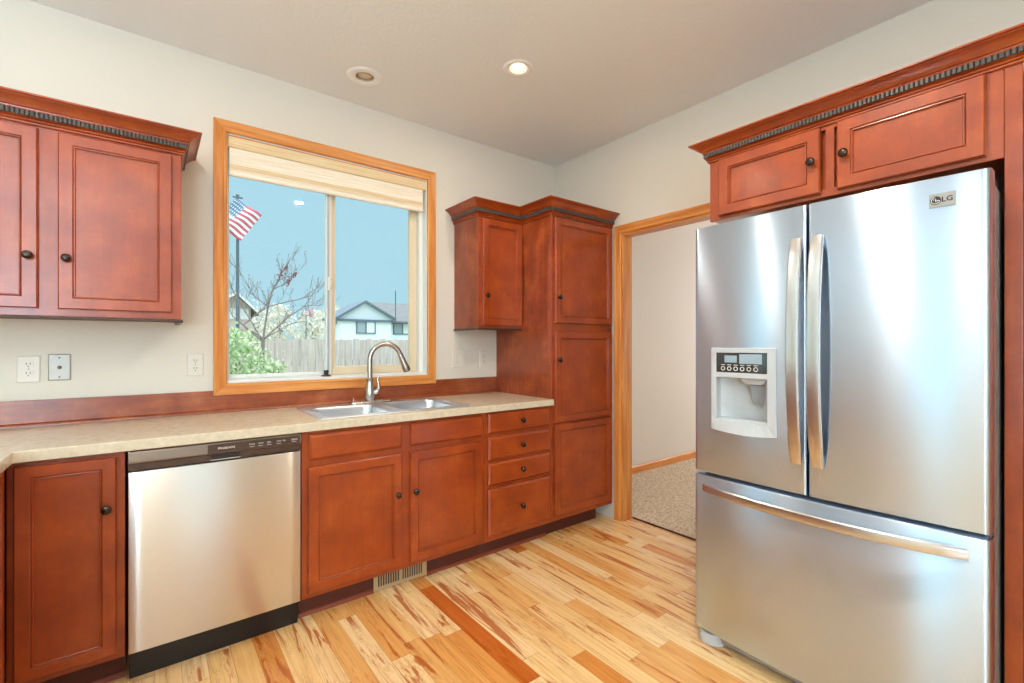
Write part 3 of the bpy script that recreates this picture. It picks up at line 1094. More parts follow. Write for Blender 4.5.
MB().box((DX0 + 0.006, -0.57, 0.0), (DX1 - 0.006, -0.594, 0.113)).build('toe_panel', M['black'], dw, bevel=0.003)

# ------------------------------------------------------------------ sink and faucet
ZC = 0.908
sk = thing('kitchen_sink', 'stainless double-bowl drop-in sink set in the countertop', 'sink', ((SX0 + SX1) / 2, -0.34, ZC))
cxs, cys = (SX0 + SX1) / 2, (SY0 + SY1) / 2
outer = rounded(cxs, cys, (SX1 - SX0) / 2 + 0.012, (SY1 - SY0) / 2 + 0.012, 0.03)
bowls = [(-1.818, -0.370, 0.180, 0.178), (-1.418, -0.370, 0.180, 0.178)]
bm = bmesh.new()
OFFS = OFF[sk.name]


def ring(pts, z):
    vs_ = [bm.verts.new(Vector((p[0], p[1], z)) - OFFS) for p in pts]
    es = [bm.edges.new((vs_[i], vs_[(i + 1) % len(vs_)])) for i in range(len(vs_))]
    return vs_, es


zt = ZC + 0.006
o_v, o_e = ring(outer, zt)
he = list(o_e)
for bx, by, hx, hy in bowls:
    _, e_ = ring(rounded(bx, by, hx, hy, 0.06), zt)
    he += e_
bmesh.ops.triangle_fill(bm, edges=he, use_beauty=True, use_dissolve=False)
low = [bm.verts.new(v.co + Vector((0, 0, -0.005))) for v in o_v]
# rolled rim
out2 = rounded(cxs, cys, (SX1 - SX0) / 2 + 0.016, (SY1 - SY0) / 2 + 0.016, 0.034)
for v, p in zip(low, out2):
    v.co.x, v.co.y = p[0] - OFFS.x, p[1] - OFFS.y
for i in range(len(o_v)):
    j = (i + 1) % len(o_v)
    bm.faces.new((o_v[i], o_v[j], low[j], low[i]))
bmesh.ops.recalc_face_normals(bm, faces=bm.faces)
me = bpy.data.meshes.new('deck')
for f in bm.faces:
    if f.normal.z < -0.3:
        f.normal_flip()
bm.to_mesh(me)
bm.free()
me.materials.append(M['sink_steel'])
o = bpy.data.objects.new('deck', me)
o.parent = sk
C.objects.link(o)
for bx, by, hx, hy in bowls:
    b = MB()
    lv = [(0.0, zt), (-0.003, zt - 0.004), (-0.006, zt - 0.02), (-0.016, zt - 0.13), (-0.03, zt - 0.155), (-0.06, zt - 0.165), (-0.13, zt - 0.168)]
    b.loops([[(x, y, z) for x, y in rounded(bx, by, hx + d, hy + d, max(0.02, 0.06 + d * 0.3))] for d, z in lv], False, True)
    bo = b.build('bowl', M['sink_steel'], sk, smooth=50)
    MB().lathe((bx, by, zt - 0.1675), (0, 0, 1), [(0.045, 0), (0.043, 0.003), (0.036, 0.004), (0.030, 0.001), (0.002, 0.0005)], 24).build('drain', M['chrome'], bo, smooth=40)

fc = thing('kitchen_faucet', 'brushed nickel gooseneck faucet standing behind the sink', 'faucet', (-1.628, -0.130, zt))
fx, fy = -1.628, -0.132
b = MB()
b.loops([[(x, y, zt + z) for x, y in rounded(fx + 0.01, fy, hx, hy, hy * 0.98)] for hx, hy, z in ((0.130, 0.028, 0.0005), (0.130, 0.028, 0.006), (0.126, 0.024, 0.011), (0.11, 0.018, 0.013))])
b.build('deck_plate', M['nickel'], fc, smooth=40)
MB().lathe((fx, fy, zt + 0.011), (0, 0, 1), [(0.027, 0), (0.030, 0.01), (0.033, 0.035), (0.031, 0.06), (0.026, 0.085), (0.0205, 0.110), (0.0190, 0.126),
                                             (0.021, 0.129), (0.021, 0.136), (0.0165, 0.139)], 28).build('body', M['nickel'], fc, smooth=40)
D = Vector((0.985, -0.17, 0)).normalized()
base = Vector((fx, fy, 0))
pts = []
zn = zt + 0.135
for z in (zn, zn + 0.06, zn + 0.122):
    pts.append(base + Vector((0, 0, z)))
ra = 0.094
for k in range(1, 15):
    a = math.pi - k * math.radians(162) / 14
    pts.append(base + D * (ra + ra * math.cos(a)) + Vector((0, 0, zn + 0.122 + ra * math.sin(a) * 1.02)))
MB().tube(pts, 0.0152, 16).build('spout', M['nickel'], fc, smooth=50)
pe = pts[-1]
dd_ = (pts[-1] - pts[-2]).normalized()
sh = MB().lathe(pe - dd_ * 0.002, dd_, [(0.0160, 0), (0.0168, 0.004), (0.0168, 0.010), (0.0172, 0.014), (0.0200, 0.055), (0.0230, 0.088), (0.0230, 0.106), (0.0205, 0.111)], 24)
sho = sh.build('spray_head', M['nickel'], fc, smooth=40)
MB().lathe(pe + dd_ * 0.1088, dd_, [(0.0180, 0), (0.0175, 0.004), (0.004, 0.0045)], 20).build('nozzle', M['slot'], sho, smooth=40)
HB = base + Vector((0, 0, zt + 0.050))
hd = Vector((0.80, -0.45, 0.42)).normalized()
ho = MB().lathe(HB + hd * 0.015, hd, [(0.0175, 0), (0.0175, 0.030), (0.0165, 0.040), (0.012, 0.046), (0.004, 0.048)], 22).build('handle_hub', M['nickel'], fc, smooth=40)
hp = HB + hd * 0.050
MB().tube([hp, hp + Vector((0.006, -0.004, 0.02)), hp + Vector((0.004, -0.004, 0.045)), hp + Vector((-0.002, -0.002, 0.068)), hp + Vector((0.004, -0.004, 0.086))],
          [0.012, 0.0105, 0.0092, 0.0080, 0.006], 12).build('lever', M['nickel'], ho, smooth=50)
MB().lathe((fx - 0.098, fy, zt + 0.011), (0, 0, 1), [(0.010, 0), (0.010, 0.004), (0.0035, 0.006), (0.0035, 0.022), (0.005, 0.024), (0.001, 0.027)], 14).build('plate_stud', M['chrome'], fc, smooth=40)


# ------------------------------------------------------------------ wall plates
def plate_thing(name, label, cat, x0, x1, z0, z1, m):
    o = thing(name, label, cat, ((x0 + x1) / 2, 0, z0))
    b = MB()
    b.loops([rect(lambda u, d, z: (u, -d, z), x0, x1, z0, z1, i, d) for i, d in ((0, 0.0), (0, 0.003), (0.003, 0.0055), (0.005, 0.006))])
    p = b.build('cover_plate', M[m], o)
    return o, p


def receptacle(p, xc, zc):
    for s in (1, -1):
        z = zc + s * 0.020
        b = MB()
        L = []
        for d in (0.0055, 0.0085):
            L.append([(xc + 0.0165 * max(-0.85, min(0.85, math.cos(a))) / 0.85, -d, z + 0.0145 * math.sin(a)) for a in [2 * math.pi * k / 24 for k in range(24)]])
        b.loops(L)
        ro = b.build('socket', M['white'], p)
        for sx in (-0.0062, 0.0062):
            MB().box((xc + sx - 0.0013, -0.0083, z - 0.001), (xc + sx + 0.0013, -0.0088, z + 0.008)).build('slot', M['slot'], ro)
        MB().lathe((xc, -0.0083, z - 0.008), (0, -1, 0), [(0.0026, 0), (0.0026, 0.0006)], 12).build('ground_hole', M['slot'], ro)
    MB().lathe((xc, -0.0058, zc), (0, -1, 0), [(0.003, 0), (0.0028, 0.001), (0.001, 0.0014)], 10).build('screw', M['grey_plate'], p)


o, p = plate_thing('wall_outlet', 'white duplex outlet under the left wall cabinet, left of the grey jack plate', 'outlet', -3.119, -3.046, 1.098, 1.214, 'white')
receptacle(p, -3.0825, 1.156)
o, p = plate_thing('jack_plate', 'brushed grey jack plate on the wall under the left cabinet', 'wall plate', -3.023, -2.949, 1.103, 1.220, 'grey_plate')
MB().lathe((-2.986, -0.0055, 1.161), (0, -1, 0), [(0.0075, 0), (0.0075, 0.004), (0.005, 0.006), (0.005, 0.011), (0.0035, 0.011)], 14).build('jack', M['bronze'], p, smooth=40)
for dz in (-0.042, 0.042):
    MB().lathe((-2.986, -0.0058, 1.161 + dz), (0, -1, 0), [(0.0035, 0), (0.003, 0.0012), (0.001, 0.0015)], 10).build('screw', M['slot'], p)
o, p = plate_thing('wall_outlet', 'white duplex outlet just left of the window casing', 'outlet', -2.522, -2.452, 1.103, 1.218, 'white')
receptacle(p, -2.487, 1.160)
o, p = plate_thing('light_switch', 'white two-gang rocker switch right of the window casing', 'switch', -0.985, -0.870, 1.100, 1.216, 'white')
for xc in (-0.951, -0.904):
    b = MB()
    b.loops([rect(lambda u, d, z: (u, -d, z), xc - 0.0165, xc + 0.0165, 1.125, 1.191, i, d) for i, d in ((0, 0.005), (0, 0.0075), (0.002, 0.0085))])
    b.build('rocker', M['white'], p)
o, p = plate_thing('wall_outlet', 'white duplex outlet between the switch and the pantry side', 'outlet', -0.752, -0.680, 1.100, 1.216, 'white')
receptacle(p, -0.716, 1.158)

# ------------------------------------------------------------------ refrigerator
FXF = -0.818            # door edge plane
FY0, FY1 = -2.655, -1.758
FYC, FHW = (FY0 + FY1) / 2, (FY1 - FY0) / 2
SAG = 0.020
DB = -0.752             # back of doors
ref = thing('refrigerator', 'stainless french-door refrigerator with bottom freezer', 'refrigerator', (-0.42, FYC, 0))
MB().box((-0.03, FY0 + 0.006, 0.045), (-0.745, FY1 - 0.006, 1.735)).build('cabinet_body', M['fridge_side'], ref, bevel=0.004)
MB().box((-0.742, FY0 + 0.02, 0.06), (-0.753, FY1 - 0.02, 1.735)).build('door_gasket', M['gasket'], ref)


def fr_x(y, y0, y1, r0, r1):
    x = FXF - SAG * (1 - ((y - FYC) / FHW) ** 2)
    for e, rr in ((y - y0, r0), (y1 - y, r1)):
        if e < rr:
            x += rr - math.sqrt(max(0, rr * rr - (rr - e) ** 2))
    return x


def fr_door(name, y0, y1, z0, z1, r0, r1, hole=None):
    ys = [y0 + (y1 - y0) * i / 22 for i in range(23)]
    for e in (0.0006, 0.002, 0.004, 0.007, 0.011, 0.015, 0.020):
        ys += [y0 + e, y1 - e]
    zs = [z0, z0 + 0.0015, z0 + 0.006, z1 - 0.006, z1 - 0.0015, z1]
    ins = {0: 0.006, 1: 0.002, 4: 0.002, 5: 0.006}
    zz = [(z, ins.get(i, 0)) for i, z in enumerate(zs)]
    if hole:
        ys += [hole[0], hole[1]]
        zz += [(hole[2], 0), (hole[3], 0)]
        ys = [y for y in ys if not (hole[0] < y < hole[1]) or True]
    ys = sorted(set(round(y, 5) for y in ys))
    zz.sort()
    b = MB()
    g = [[b.vert((fr_x(y, y0, y1, r0, r1) + i, y, z)) for y in ys] for z, i in zz]
    gb = [[b.vert((DB, y, z)) for y in ys] for z, i in (zz[0], zz[-1])]
    for j in range(len(zz) - 1):
        for i in range(len(ys) - 1):
            if hole and ys[i] >= hole[0] - 1e-6 and ys[i + 1] <= hole[1] + 1e-6 and zz[j][0] >= hole[2] - 1e-6 and zz[j + 1][0] <= hole[3] + 1e-6:
                continue
            b.f.append((g[j][i], g[j][i + 1], g[j + 1][i + 1], g[j + 1][i]))
    n = len(ys)
    for i in range(n - 1):
        b.f.append((g[0][i], g[0][i + 1], gb[0][i + 1], gb[0][i]))
        b.f.append((g[-1][i], g[-1][i + 1], gb[1][i + 1], gb[1][i]))
    for i in (0, n - 1):
        b.f.append(tuple([g[j][i] for j in range(len(zz))] + [gb[1][i], gb[0][i]]))
    b.f.append((gb[0][0], gb[0][n - 1], gb[1][n - 1], gb[1][0]) if False else tuple(gb[0][i] for i in range(n)) + tuple(gb[1][i] for i in reversed(range(n))))
    return b.build(name, M['fridge_steel'], ref, smooth=32)


GAP = -2.2025
ZD0, ZD1 = 0.727, 1.757
DH = (-2.092, -1.850, 0.926, 1.238)   # dispenser opening in the left door
ld = fr_door('left_door', GAP + 0.0035, FY1, ZD0, ZD1, 0.008, 0.016, DH)
rd = fr_door('right_door', FY0, GAP - 0.0035, ZD0, ZD1, 0.016, 0.008)
fz = fr_door('freezer_drawer', FY0, FY1, 0.060, 0.713, 0.016, 0.016)


def bowed_bar(name, parent, along, c, a0, a1, w, th, x_end, bowx, m, n=22):
    """strap handle: along 'z' at y=c or along 'y' at z=c, bowed toward -x"""
    L = []
    for i in range(n + 1):
        s = i / n
        a = a0 + (a1 - a0) * s
        q = 1 - (2 * s - 1) ** 2
        x = x_end - bowx * (q ** 0.75)
        ww = w / 2 * (0.86 + 0.14 * min(1, q * 4))
        sec = []
        for k, (du, dx) in enumerate(((-1, 0.5), (-1, -0.15), (-0.82, -0.42), (-0.4, -0.5), (0.4, -0.5), (0.82, -0.42), (1, -0.15), (1, 0.5))):
            if along == 'z':
                sec.append((x + dx * th, c + du * ww, a))
            else:
                sec.append((x + dx * th, a, c + du * ww))
        L.append(sec)
    return MB().loops(L).build(name, M[m], parent, smooth=38)


def door_x(y):
    return FXF - SAG * (1 - ((y - FYC) / FHW) ** 2)


for par, yc in ((ld, -2.172), (rd, -2.238)):
    xe = door_x(yc)
    h = bowed_bar('handle', par, 'z', yc, 0.838, 1.638, 0.041, 0.014, xe - 0.012, 0.042, 'handle_steel')
    for zz_ in (0.856, 1.620):
        MB().box((xe + 0.002, yc - 0.014, zz_ - 0.014), (xe - 0.016, yc + 0.014, zz_ + 0.014)).build('handle_mount', M['handle_steel'], h, bevel=0.003)
h = bowed_bar('handle', fz, 'y', 0.664, -2.612, -1.806, 0.034, 0.014, FXF - 0.014, 0.060, 'handle_steel')
for yy in (-2.585, -1.832):
    MB().box((door_x(yy) + 0.002, yy - 0.014, 0.652), (FXF - 0.022, yy + 0.014, 0.676)).build('handle_mount', M['handle_steel'], h, bevel=0.003)

# water and ice dispenser in the left door
dx = door_x(-1.97) - 0.001
HY0, HY1, HZ0, HZ1 = -2.100, -1.842, 0.915, 1.248
b = MB()
ys = [HY0, -2.068, -1.864, HY1]
zs = [HZ0, 0.958, 1.130, 1.150, 1.229, HZ1]
hx = lambda y: door_x(y)


def hous(u, d, v):
    # the lower lip bows out and down a little
    low = max(0.0, (0.958 - v) / 0.043)
    s = (u - HY0) / (HY1 - HY0)
    arc = 1 - (2 * s - 1) ** 2
    return (hx(u) - d - 0.010 * low * arc * (1 if d > 0 else 0), u, v - 0.008 * low * arc)


uu = [HY0] + [HY0 + 0.032 + (0.204) * i / 8 for i in range(9)] + [HY1]
di = MB().plate(uu, zs, lambda i, j: i in (0, 9) or j in (0, 2, 4), -0.004, 0.007, hous).build('dispenser', M['silver'], ld, bevel=0.002)
# recess with a curved back and sloping floor
b = MB()
L = []
yi0, yi1 = -2.070, -1.862
for z in (0.954, 1.133):
    L.append([(hx(yi0) + 0.004, yi0, z)] + [(-0.765 - 0.006 * math.cos((s - 0.5) * math.pi) * 0 - 0.028 * (1 - math.sin(math.pi * s)) ** 2, yi0 + (yi1 - yi0) * s, z) for s in [k / 12 for k in range(13)]] + [(hx(yi1) + 0.004, yi1, z)])
b.loops(L, True, True, closed=False)
b.build('recess', M['silver_in'], di, smooth=40, recalc=False)
MB().box((hx(-1.97) + 0.004, yi0 + 0.004, 0.955), (-0.768, yi1 - 0.004, 0.964)).build('drip_tray', M['silver'], di, bevel=0.003)
b = MB()
dmx = lambda y: hx(y) - 0.003
b.loops([[(dmx(y) - dd, y, z) for y, z in ((-2.069, 1.149), (-1.863, 1.149), (-1.863, 1.230), (-2.069, 1.230))] for dd in (-0.006, 0.001)])
dp = b.build('display', M['display'], di)
for i in range(6):
    y = -1.893 - i * 0.0265
    r_ = MB()
    r_.lathe((dmx(y) - 0.0008, y, 1.166), (-1, 0, 0), [(0.0085, 0), (0.0085, 0.0012), (0.0062, 0.0012), (0.0062, 0)], 18, False, False)
    r_.build('button', M['print'], dp)
    MB().box((dmx(y) - 0.001, y - 0.008, 1.1795), (dmx(y) - 0.002, y + 0.008, 1.1815)).build('button_mark', M['print'], dp)
b = MB()
b.box((dmx(-1.92) - 0.0006, -1.900, 1.190), (dmx(-1.92) - 0.0016, -1.953, 1.218))
b.build('readout', M['paddle'], dp)
MB().box((dmx(-2.02) - 0.0006, -1.962, 1.186), (dmx(-2.02) - 0.0016, -2.058, 1.224)).build('readout', M['paddle'], dp)
b = MB()
b.loops([[(x, y, z) for x, y in rounded(-0.800, -2.008, hx_, hy_, 0.012, 3)] for hx_, hy_, z in ((0.026, 0.052, 1.133), (0.026, 0.052, 1.120), (0.020, 0.034, 1.106))])
b.build('ice_chute', M['silver_in'], di, smooth=40)
b = MB()
b.loops([[(x, y, z) for x, y, z in ((-0.792 - s, -2.044, 1.104), (-0.792 - s, -1.985, 1.104), (-0.778 - s, -1.988, 1.030), (-0.778 - s, -2.041, 1.030))] for s in (0, 0.006)])
b.build('paddle', M['paddle'], di, bevel=0.002)
MB().tube([(-0.806, -2.050, 1.115), (-0.806, -2.050, 1.028)], 0.0025, 8).build('water_tube', M['silver'], di)

# maker's badge on the right door
bx_ = door_x(-2.555) - 0.0008
b = MB()
b.loops([[(bx_ - d, y, z) for y, z in ((-2.584 + i, 1.667 + i), (-2.526 - i, 1.667 + i), (-2.526 - i, 1.707 - i), (-2.584 + i, 1.707 - i))] for d, i in ((-0.003, 0), (0.002, 0), (0.003, 0.001))])
bd = b.build('badge', M['badge'], rd)
lg = text_mesh('badge_lettering', 'LG', 0.021, M['slot'], bd, (bx_ - 0.0031, -2.5665, 1.687), (0, -1, 0), (0, 0, 1), bold=0.0004)
ym, zm = -2.541, 1.687
e = MB()
e.lathe((bx_ - 0.0028, ym, zm), (-1, 0, 0), [(0.0125, 0), (0.0125, 0.0009), (0.001, 0.0010)], 26)
em = e.build('emblem', M['slot'], bd)
e = MB()
rr_ = 0.0095
arc = [(bx_ - 0.0040, ym - rr_ * math.cos(a), zm + rr_ * math.sin(a)) for a in [math.radians(100 + 250 * k / 22) for k in range(23)]]
arc += [(bx_ - 0.0040, ym - 0.002 * 1, zm)]
e.tube(arc, 0.0009, 6)
e.build('emblem_line', M['print'], em)
e = MB()
e.tube([(bx_ - 0.0040, ym, zm + 0.005), (bx_ - 0.0040, ym, zm - 0.004), (bx_ - 0.0040, ym - 0.004, zm - 0.004)], 0.0009, 6)
e.build('emblem_line', M['print'], em)
e = MB()
e.lathe((bx_ - 0.0037, ym + 0.0045, zm + 0.003), (-1, 0, 0), [(0.0014, 0), (0.0012, 0.0006)], 10)
e.build('emblem_dot', M['print'], em)

# hinges, base grille and levelling foot cover
for y0_, y1_ in ((FY0 + 0.010, FY0 + 0.085), (FY1 - 0.085, FY1 - 0.010)):
    b = MB()
    b.box((-0.775, y0_, 1.736), (-0.60, y1_, 1.766))
    b.build('hinge_cover', M['gasket'], ref, bevel=0.006)
MB().box((-0.790, FY0 + 0.03, 0.018), (-0.70, FY1 - 0.03, 0.058)).build('base_grille', M['fridge_side'], ref, bevel=0.004)
for yf in (FY1 - 0.056, FY0 + 0.056):
    b = MB()
    b.loops([[(x, y, z) for x, y in rounded(-0.765, yf, hx_, hy_, min(hx_, hy_) * 0.95, 8)] for hx_, hy_, z in ((0.050, 0.050, 0.0), (0.056, 0.056, 0.006), (0.056, 0.056, 0.026), (0.050, 0.050, 0.048))])
    b.build('foot_cover', M['silver_in'], ref, smooth=40)

# ------------------------------------------------------------------ cabinet over the refrigerator and its end panel
RX = -0.620
FR = face_right(RX)
cy0, cy1 = -2.660, -1.718
cz0 = 1.828
r = thing('wall_cabinet', 'wide two-door cherry cabinet above the refrigerator', 'cabinet', (-0.31, (cy0 + cy1) / 2, cz0))
MB().box((-0.002, cy0, cz0 + 0.006), (RX + 0.019, cy1, ZU1)).build('carcass', M['veneer'], r, bevel=0.001, seg=1)
face_frame(r, FR, [cy0, cy0 + 0.05, -2.215, -2.185, cy1 - 0.06, cy1], [cz0, cz0 + 0.03, ZU1 - 0.03, ZU1], {(1, 1), (3, 1)})
door(r, FR, -2.172, -1.768, 1.843, 2.096, (-2.146, 1.966))
door(r, FR, -2.622, -2.228, 1.843, 2.096, (-2.254, 1.966))
crown(r, [(-0.002, cy1), (RX, cy1), (RX, -2.86)], 2.099, h=0.086, dep=0.070)
# full height end panel
ep = thing('refrigerator_end_panel', 'tall cherry end panel right of the refrigerator', 'panel', (-0.32, -2.68, 0))
MB().box((-0.002, -2.662, 0.0), (RX + 0.019, -2.694, 2.107)).build('panel', M['veneer'], ep)
MB().box((RX + 0.0185, -2.6605, 0.0), (RX, -2.6985, 2.107)).build('stile', M['cherry'], ep, bevel=0.0015)
# oven-height cabinet beyond the panel, only its edge in the picture
r = thing('tall_cabinet', 'tall cherry cabinet at the far right edge past the end panel', 'cabinet', (-0.31, -3.1, 0))
MB().box((-0.002, -3.46, 0.105), (RX + 0.045, -2.700, 2.107)).build('carcass', M['veneer'], r)
F2 = face_right(RX + 0.026)
face_frame(r, F2, [-3.46, -3.41, -2.75, -2.700], [0.105, 0.15, 1.33, 1.42, ZU1 - 0.03, 2.107], {(1, 1), (1, 3)})
door(r, F2, -3.44, -2.72, 1.40, 2.09, (-3.40, 1.57))
door(r, F2, -3.44, -2.72, 0.13, 1.35, (-3.40, 1.16))
MB().box((-0.002, -3.44, 0.0), (RX + 0.10, -2.71, 0.104)).build('toe_kick', M['toe'], r)

# ------------------------------------------------------------------ outside
GZ = -0.47
struct(MB().box((-60, T + 0.005, GZ - 0.3), (90, 140, GZ)).build('ground', M['grass']))

# fence
fy0 = 5.2
fn = thing('wooden_fence', 'weathered grey board fence behind the shrub', 'fence', (-1, fy0, GZ))
rnd = random.Random(3)
x = -6.0
while x < 6.5:
    b = MB()
    for k in range(20):
        w_ = 0.112
        xx = x + k * 0.122
        z1 = 1.362 + rnd.uniform(-0.012, 0.010)
        z0 = GZ + 0.05
        yo_ = rnd.uniform(-0.006, 0.006)
        tilt = rnd.uniform(-0.004, 0.004)
        if -1.42 < xx < -1.22:
            tilt = rnd.uniform(-0.02, 0.02)
            z1 -= rnd.uniform(0.0, 0.03)
            w_ = 0.104
        p0 = [(xx, z0), (xx + w_, z0), (xx + w_ + tilt, z1 - 0.012), (xx + w_ - 0.018 + tilt, z1), (xx + 0.018 + tilt, z1), (xx + tilt, z1 - 0.012)]
        b.loops([[(px, fy0 + yo_ + d, pz) for px, pz in p0] for d in (0.0, 0.016)])
    b.build('fence_panel', M['fence'], fn)
    for zr in (0.10, 0.92):
        MB().box((x - 0.05, fy0 + 0.024, zr), (x + 2.44, fy0 + 0.062, zr + 0.085)).build('rail', M['fence'], fn)
    MB().box((x - 0.055, fy0 + 0.064, GZ), (x + 0.035, fy0 + 0.152, 1.30)).build('post', M['fence'], fn)
    x += 2.44

# pale house behind the fence
hy = 28.0
h = thing('house', 'pale grey-blue house with a grey gabled roof behind the fence', 'house', (11, hy + 4, GZ))
MB().box((7.9, hy + 0.3, GZ), (19.0, hy + 5, 2.98)).build('wall', M['siding'], h)
MB().box((7.0, hy - 0.3, GZ), (10.45, hy + 0.32, 2.98)).build('bay_wall', M['siding'], h)
b = MB()   # main roof
ya, yb, yr, xa, xb = hy - 0.15, hy + 5.4, hy + 2.6, 7.7, 19.4
i0_ = [b.vert(p) for p in ((xa, ya, 2.80), (xb, ya, 2.80), (xb, yb, 2.80), (xa, yb, 2.80), (xa, ya, 2.92), (xb, ya, 2.92), (xb, yb, 2.92), (xa, yb, 2.92), (9.3, yr, 4.42), (17.6, yr, 4.42))]
b.f += [(0, 3, 2, 1), (0, 1, 5, 4), (1, 2, 6, 5), (2, 3, 7, 6), (3, 0, 4, 7), (4, 5, 9, 8), (6, 7, 8, 9), (5, 6, 9), (7, 4, 8)]
rf = b.build('roof', M['roof'], h)
ga = (6.75, 2.92), (8.62, 4.06), (10.75, 2.92)
b = MB()
b.loops([[(x_, y_, z_) for x_, z_ in ga] for y_ in (hy - 0.32, hy + 2.6)])
b.build('gable', M['siding_grey'], h)
for (a0, a1) in ((ga[0], ga[1]), (ga[1], ga[2])):
    b = MB()
    b.loops([[(p_[0], y_, p_[1] + dz) for p_, dz in ((a0, 0.0), (a1, 0.0), (a1, 0.16), (a0, 0.16))] for y_ in (hy - 0.50, hy + 2.8)])
    b.build('gable_roof', M['fascia_dark'], rf)
MB().box((6.70, hy - 0.42, 2.80), (10.55, hy - 0.28, 2.95)).build('fascia', M['fascia_dark'], h)
MB().box((10.40, hy - 0.05, 2.74), (19.2, hy + 0.06, 2.90)).build('fascia', M['fascia_dark'], h)
for x0, x1, z0, z1, yw in ((8.02, 9.34, 2.01, 2.85, hy - 0.3), (10.85, 12.25, 2.0, 2.84, hy + 0.3), (14.2, 15.6, 2.0, 2.84, hy + 0.3)):
    xm = (x0 + x1) / 2
    f_ = MB().plate([x0, x0 + 0.07, xm - 0.04, xm + 0.04, x1 - 0.07, x1], [z0, z0 + 0.07, z1 - 0.07, z1], lambda i, j: not (j == 1 and i in (1, 3)),
                    -0.06, 0.02, lambda u, d, v, yw=yw: (u, yw + d, v)).build('window', M['fascia_dark'], h)
    MB().box((x0 + 0.05, yw - 0.03, z0 + 0.05), (xm, yw - 0.015, z1 - 0.05)).build('pane', M['pane'], f_)
    MB().box((xm, yw - 0.03, z0 + 0.05), (x1 - 0.05, yw - 0.015, z1 - 0.05)).build('pane', M['siding'], f_)
MB().tube([(10.86, hy - 0.1, 2.8), (10.86, hy - 0.1, 5.05)], 0.035, 8).build('antenna_mast', M['pole'], h)

# brown gabled house at the far left
hy2 = 22.0
h = thing('house', 'brown house with white gable trim at the left of the view', 'house', (0.4, hy2 + 3, GZ))
MB().box((-3.0, hy2, GZ), (1.05, hy2 + 7, 2.75)).build('wall', M['brown_siding'], h)
gb_ = (-0.70 - 1.9, 2.55), (0.45, 3.62), (1.45, 2.72)
gb_ = (-1.9, 1.95), (0.45, 3.56), (1.35, 2.76)
b = MB()
b.loops([[(x_, y_, z_) for x_, z_ in ((-1.9, 2.0), (0.45, 3.56), (1.05, 3.0), (1.05, 2.0))] for y_ in (hy2 - 0.05, hy2 + 6.8)])
b.build('gable', M['brown_siding'], h)
for a0, a1 in (((-1.9, 2.0), (0.45, 3.60)), ((0.45, 3.60), (1.40, 2.66))):
    b = MB()
    b.loops([[(p_[0], y_, p_[1] + dz) for p_, dz in ((a0, 0.0), (a1, 0.0), (a1, 0.17), (a0, 0.17))] for y_ in (hy2 - 0.35, hy2 + 7.2)])
    rr = b.build('roof', M['roof'], h)
    b = MB()
    b.loops([[(p_[0], y_, p_[1] + dz) for p_, dz in ((a0, -0.03), (a1, -0.03), (a1, 0.13), (a0, 0.13))] for y_ in (hy2 - 0.42, hy2 - 0.36)])
    b.build('barge_board', M['fascia_white'], rr)
for x0 in (0.12, 0.62):
    MB().box((x0, hy2 - 0.10, 2.45), (x0 + 0.34, hy2 - 0.04, 2.95)).build('window', M['fascia_white'], h)


# flag pole and flags
def flag(root, A, B, Cc, D, depth):
    """cloth between hoist corner A, fly top B, fly bottom Cc, hoist bottom D (x,y,z)"""
    me = bpy.data.meshes.new('cloth')
    n, m_ = 20, 14
    A, B, Cc, D = map(Vector, (A, B, Cc, D))
    vs_, fs, uvs = [], [], []
    for j in range(m_ + 1):
        for i in range(n + 1):
            u, v = i / n, j / m_
            p = (A * (1 - u) + B * u) * (1 - v) + (D * (1 - u) + Cc * u) * v
            p = p + Vector((0, depth * math.sin(u * 7.0 + v * 2.2) * (0.3 + u), 0.4 * depth * math.sin(u * 9 + v * 3)))
            vs_.append(p - OFF[root.name])
            uvs.append((u, 1 - v))
    for j in range(m_):
        for i in range(n):
            k = j * (n + 1) + i
            fs.append((k, k + 1, k + n + 2, k + n + 1))
    me.from_pydata(vs_, [], fs)
    ul = me.uv_layers.new(name='UVMap')
    for lp in me.loops:
        ul.data[lp.index].uv = uvs[lp.vertex_index]
    me.materials.append(M['flag'])
    me.polygons.foreach_set('use_smooth', [True] * len(me.polygons))
    o = bpy.data.objects.new('cloth', me)
    o.parent = root
    C.objects.link(o)
    sol = o.modifiers.new('solid', 'SOLIDIFY')
    sol.thickness = 0.004
    return o


fp = thing('flag_pole', 'tall grey flag pole seen at the left of the window', 'flag pole', (-0.118, 17.0, GZ))
MB().tube([(-0.118, 17.0, GZ), (-0.118, 17.0, 3.0), (-0.118, 17.0, 6.75)], [0.07, 0.06, 0.045], 10).build('pole', M['pole'], fp)
MB().tube([(-0.27, 17.0, 6.72), (0.05, 17.0, 6.72)], 0.04, 8).build('cross_arm', M['pole'], fp)
MB().lathe((-0.118, 17.0, 6.74), (0, 0, 1), [(0.05, 0), (0.07, 0.05), (0.05, 0.10), (0.01, 0.12)], 12).build('finial', M['pole'], fp)
fl = thing('flag', 'striped flag with starry canton hanging from the tall flag pole', 'flag', (-0.1, 16.85, 5.1))
MB().tube([(-0.125, 16.955, 6.60), (-0.16, 16.86, 6.63)], 0.02, 8).build('clip', M['pole'], fl)
flag(fl, (-0.17, 16.86, 6.64), (0.66, 16.80, 6.14), (-0.05, 16.80, 5.10), (-0.98, 16.86, 5.72), 0.05)
sp_ = thing('flag_pole', 'short thin flag pole far beyond the fence', 'flag pole', (5.50, 30.0, GZ))
MB().tube([(5.50, 30.0, GZ), (5.50, 30.0, 3.85)], [0.04, 0.025], 8).build('pole', M['pole'], sp_)
fl = thing('flag', 'tiny striped flag on the thin pole beyond the fence', 'flag', (5.7, 29.9, 3.1))
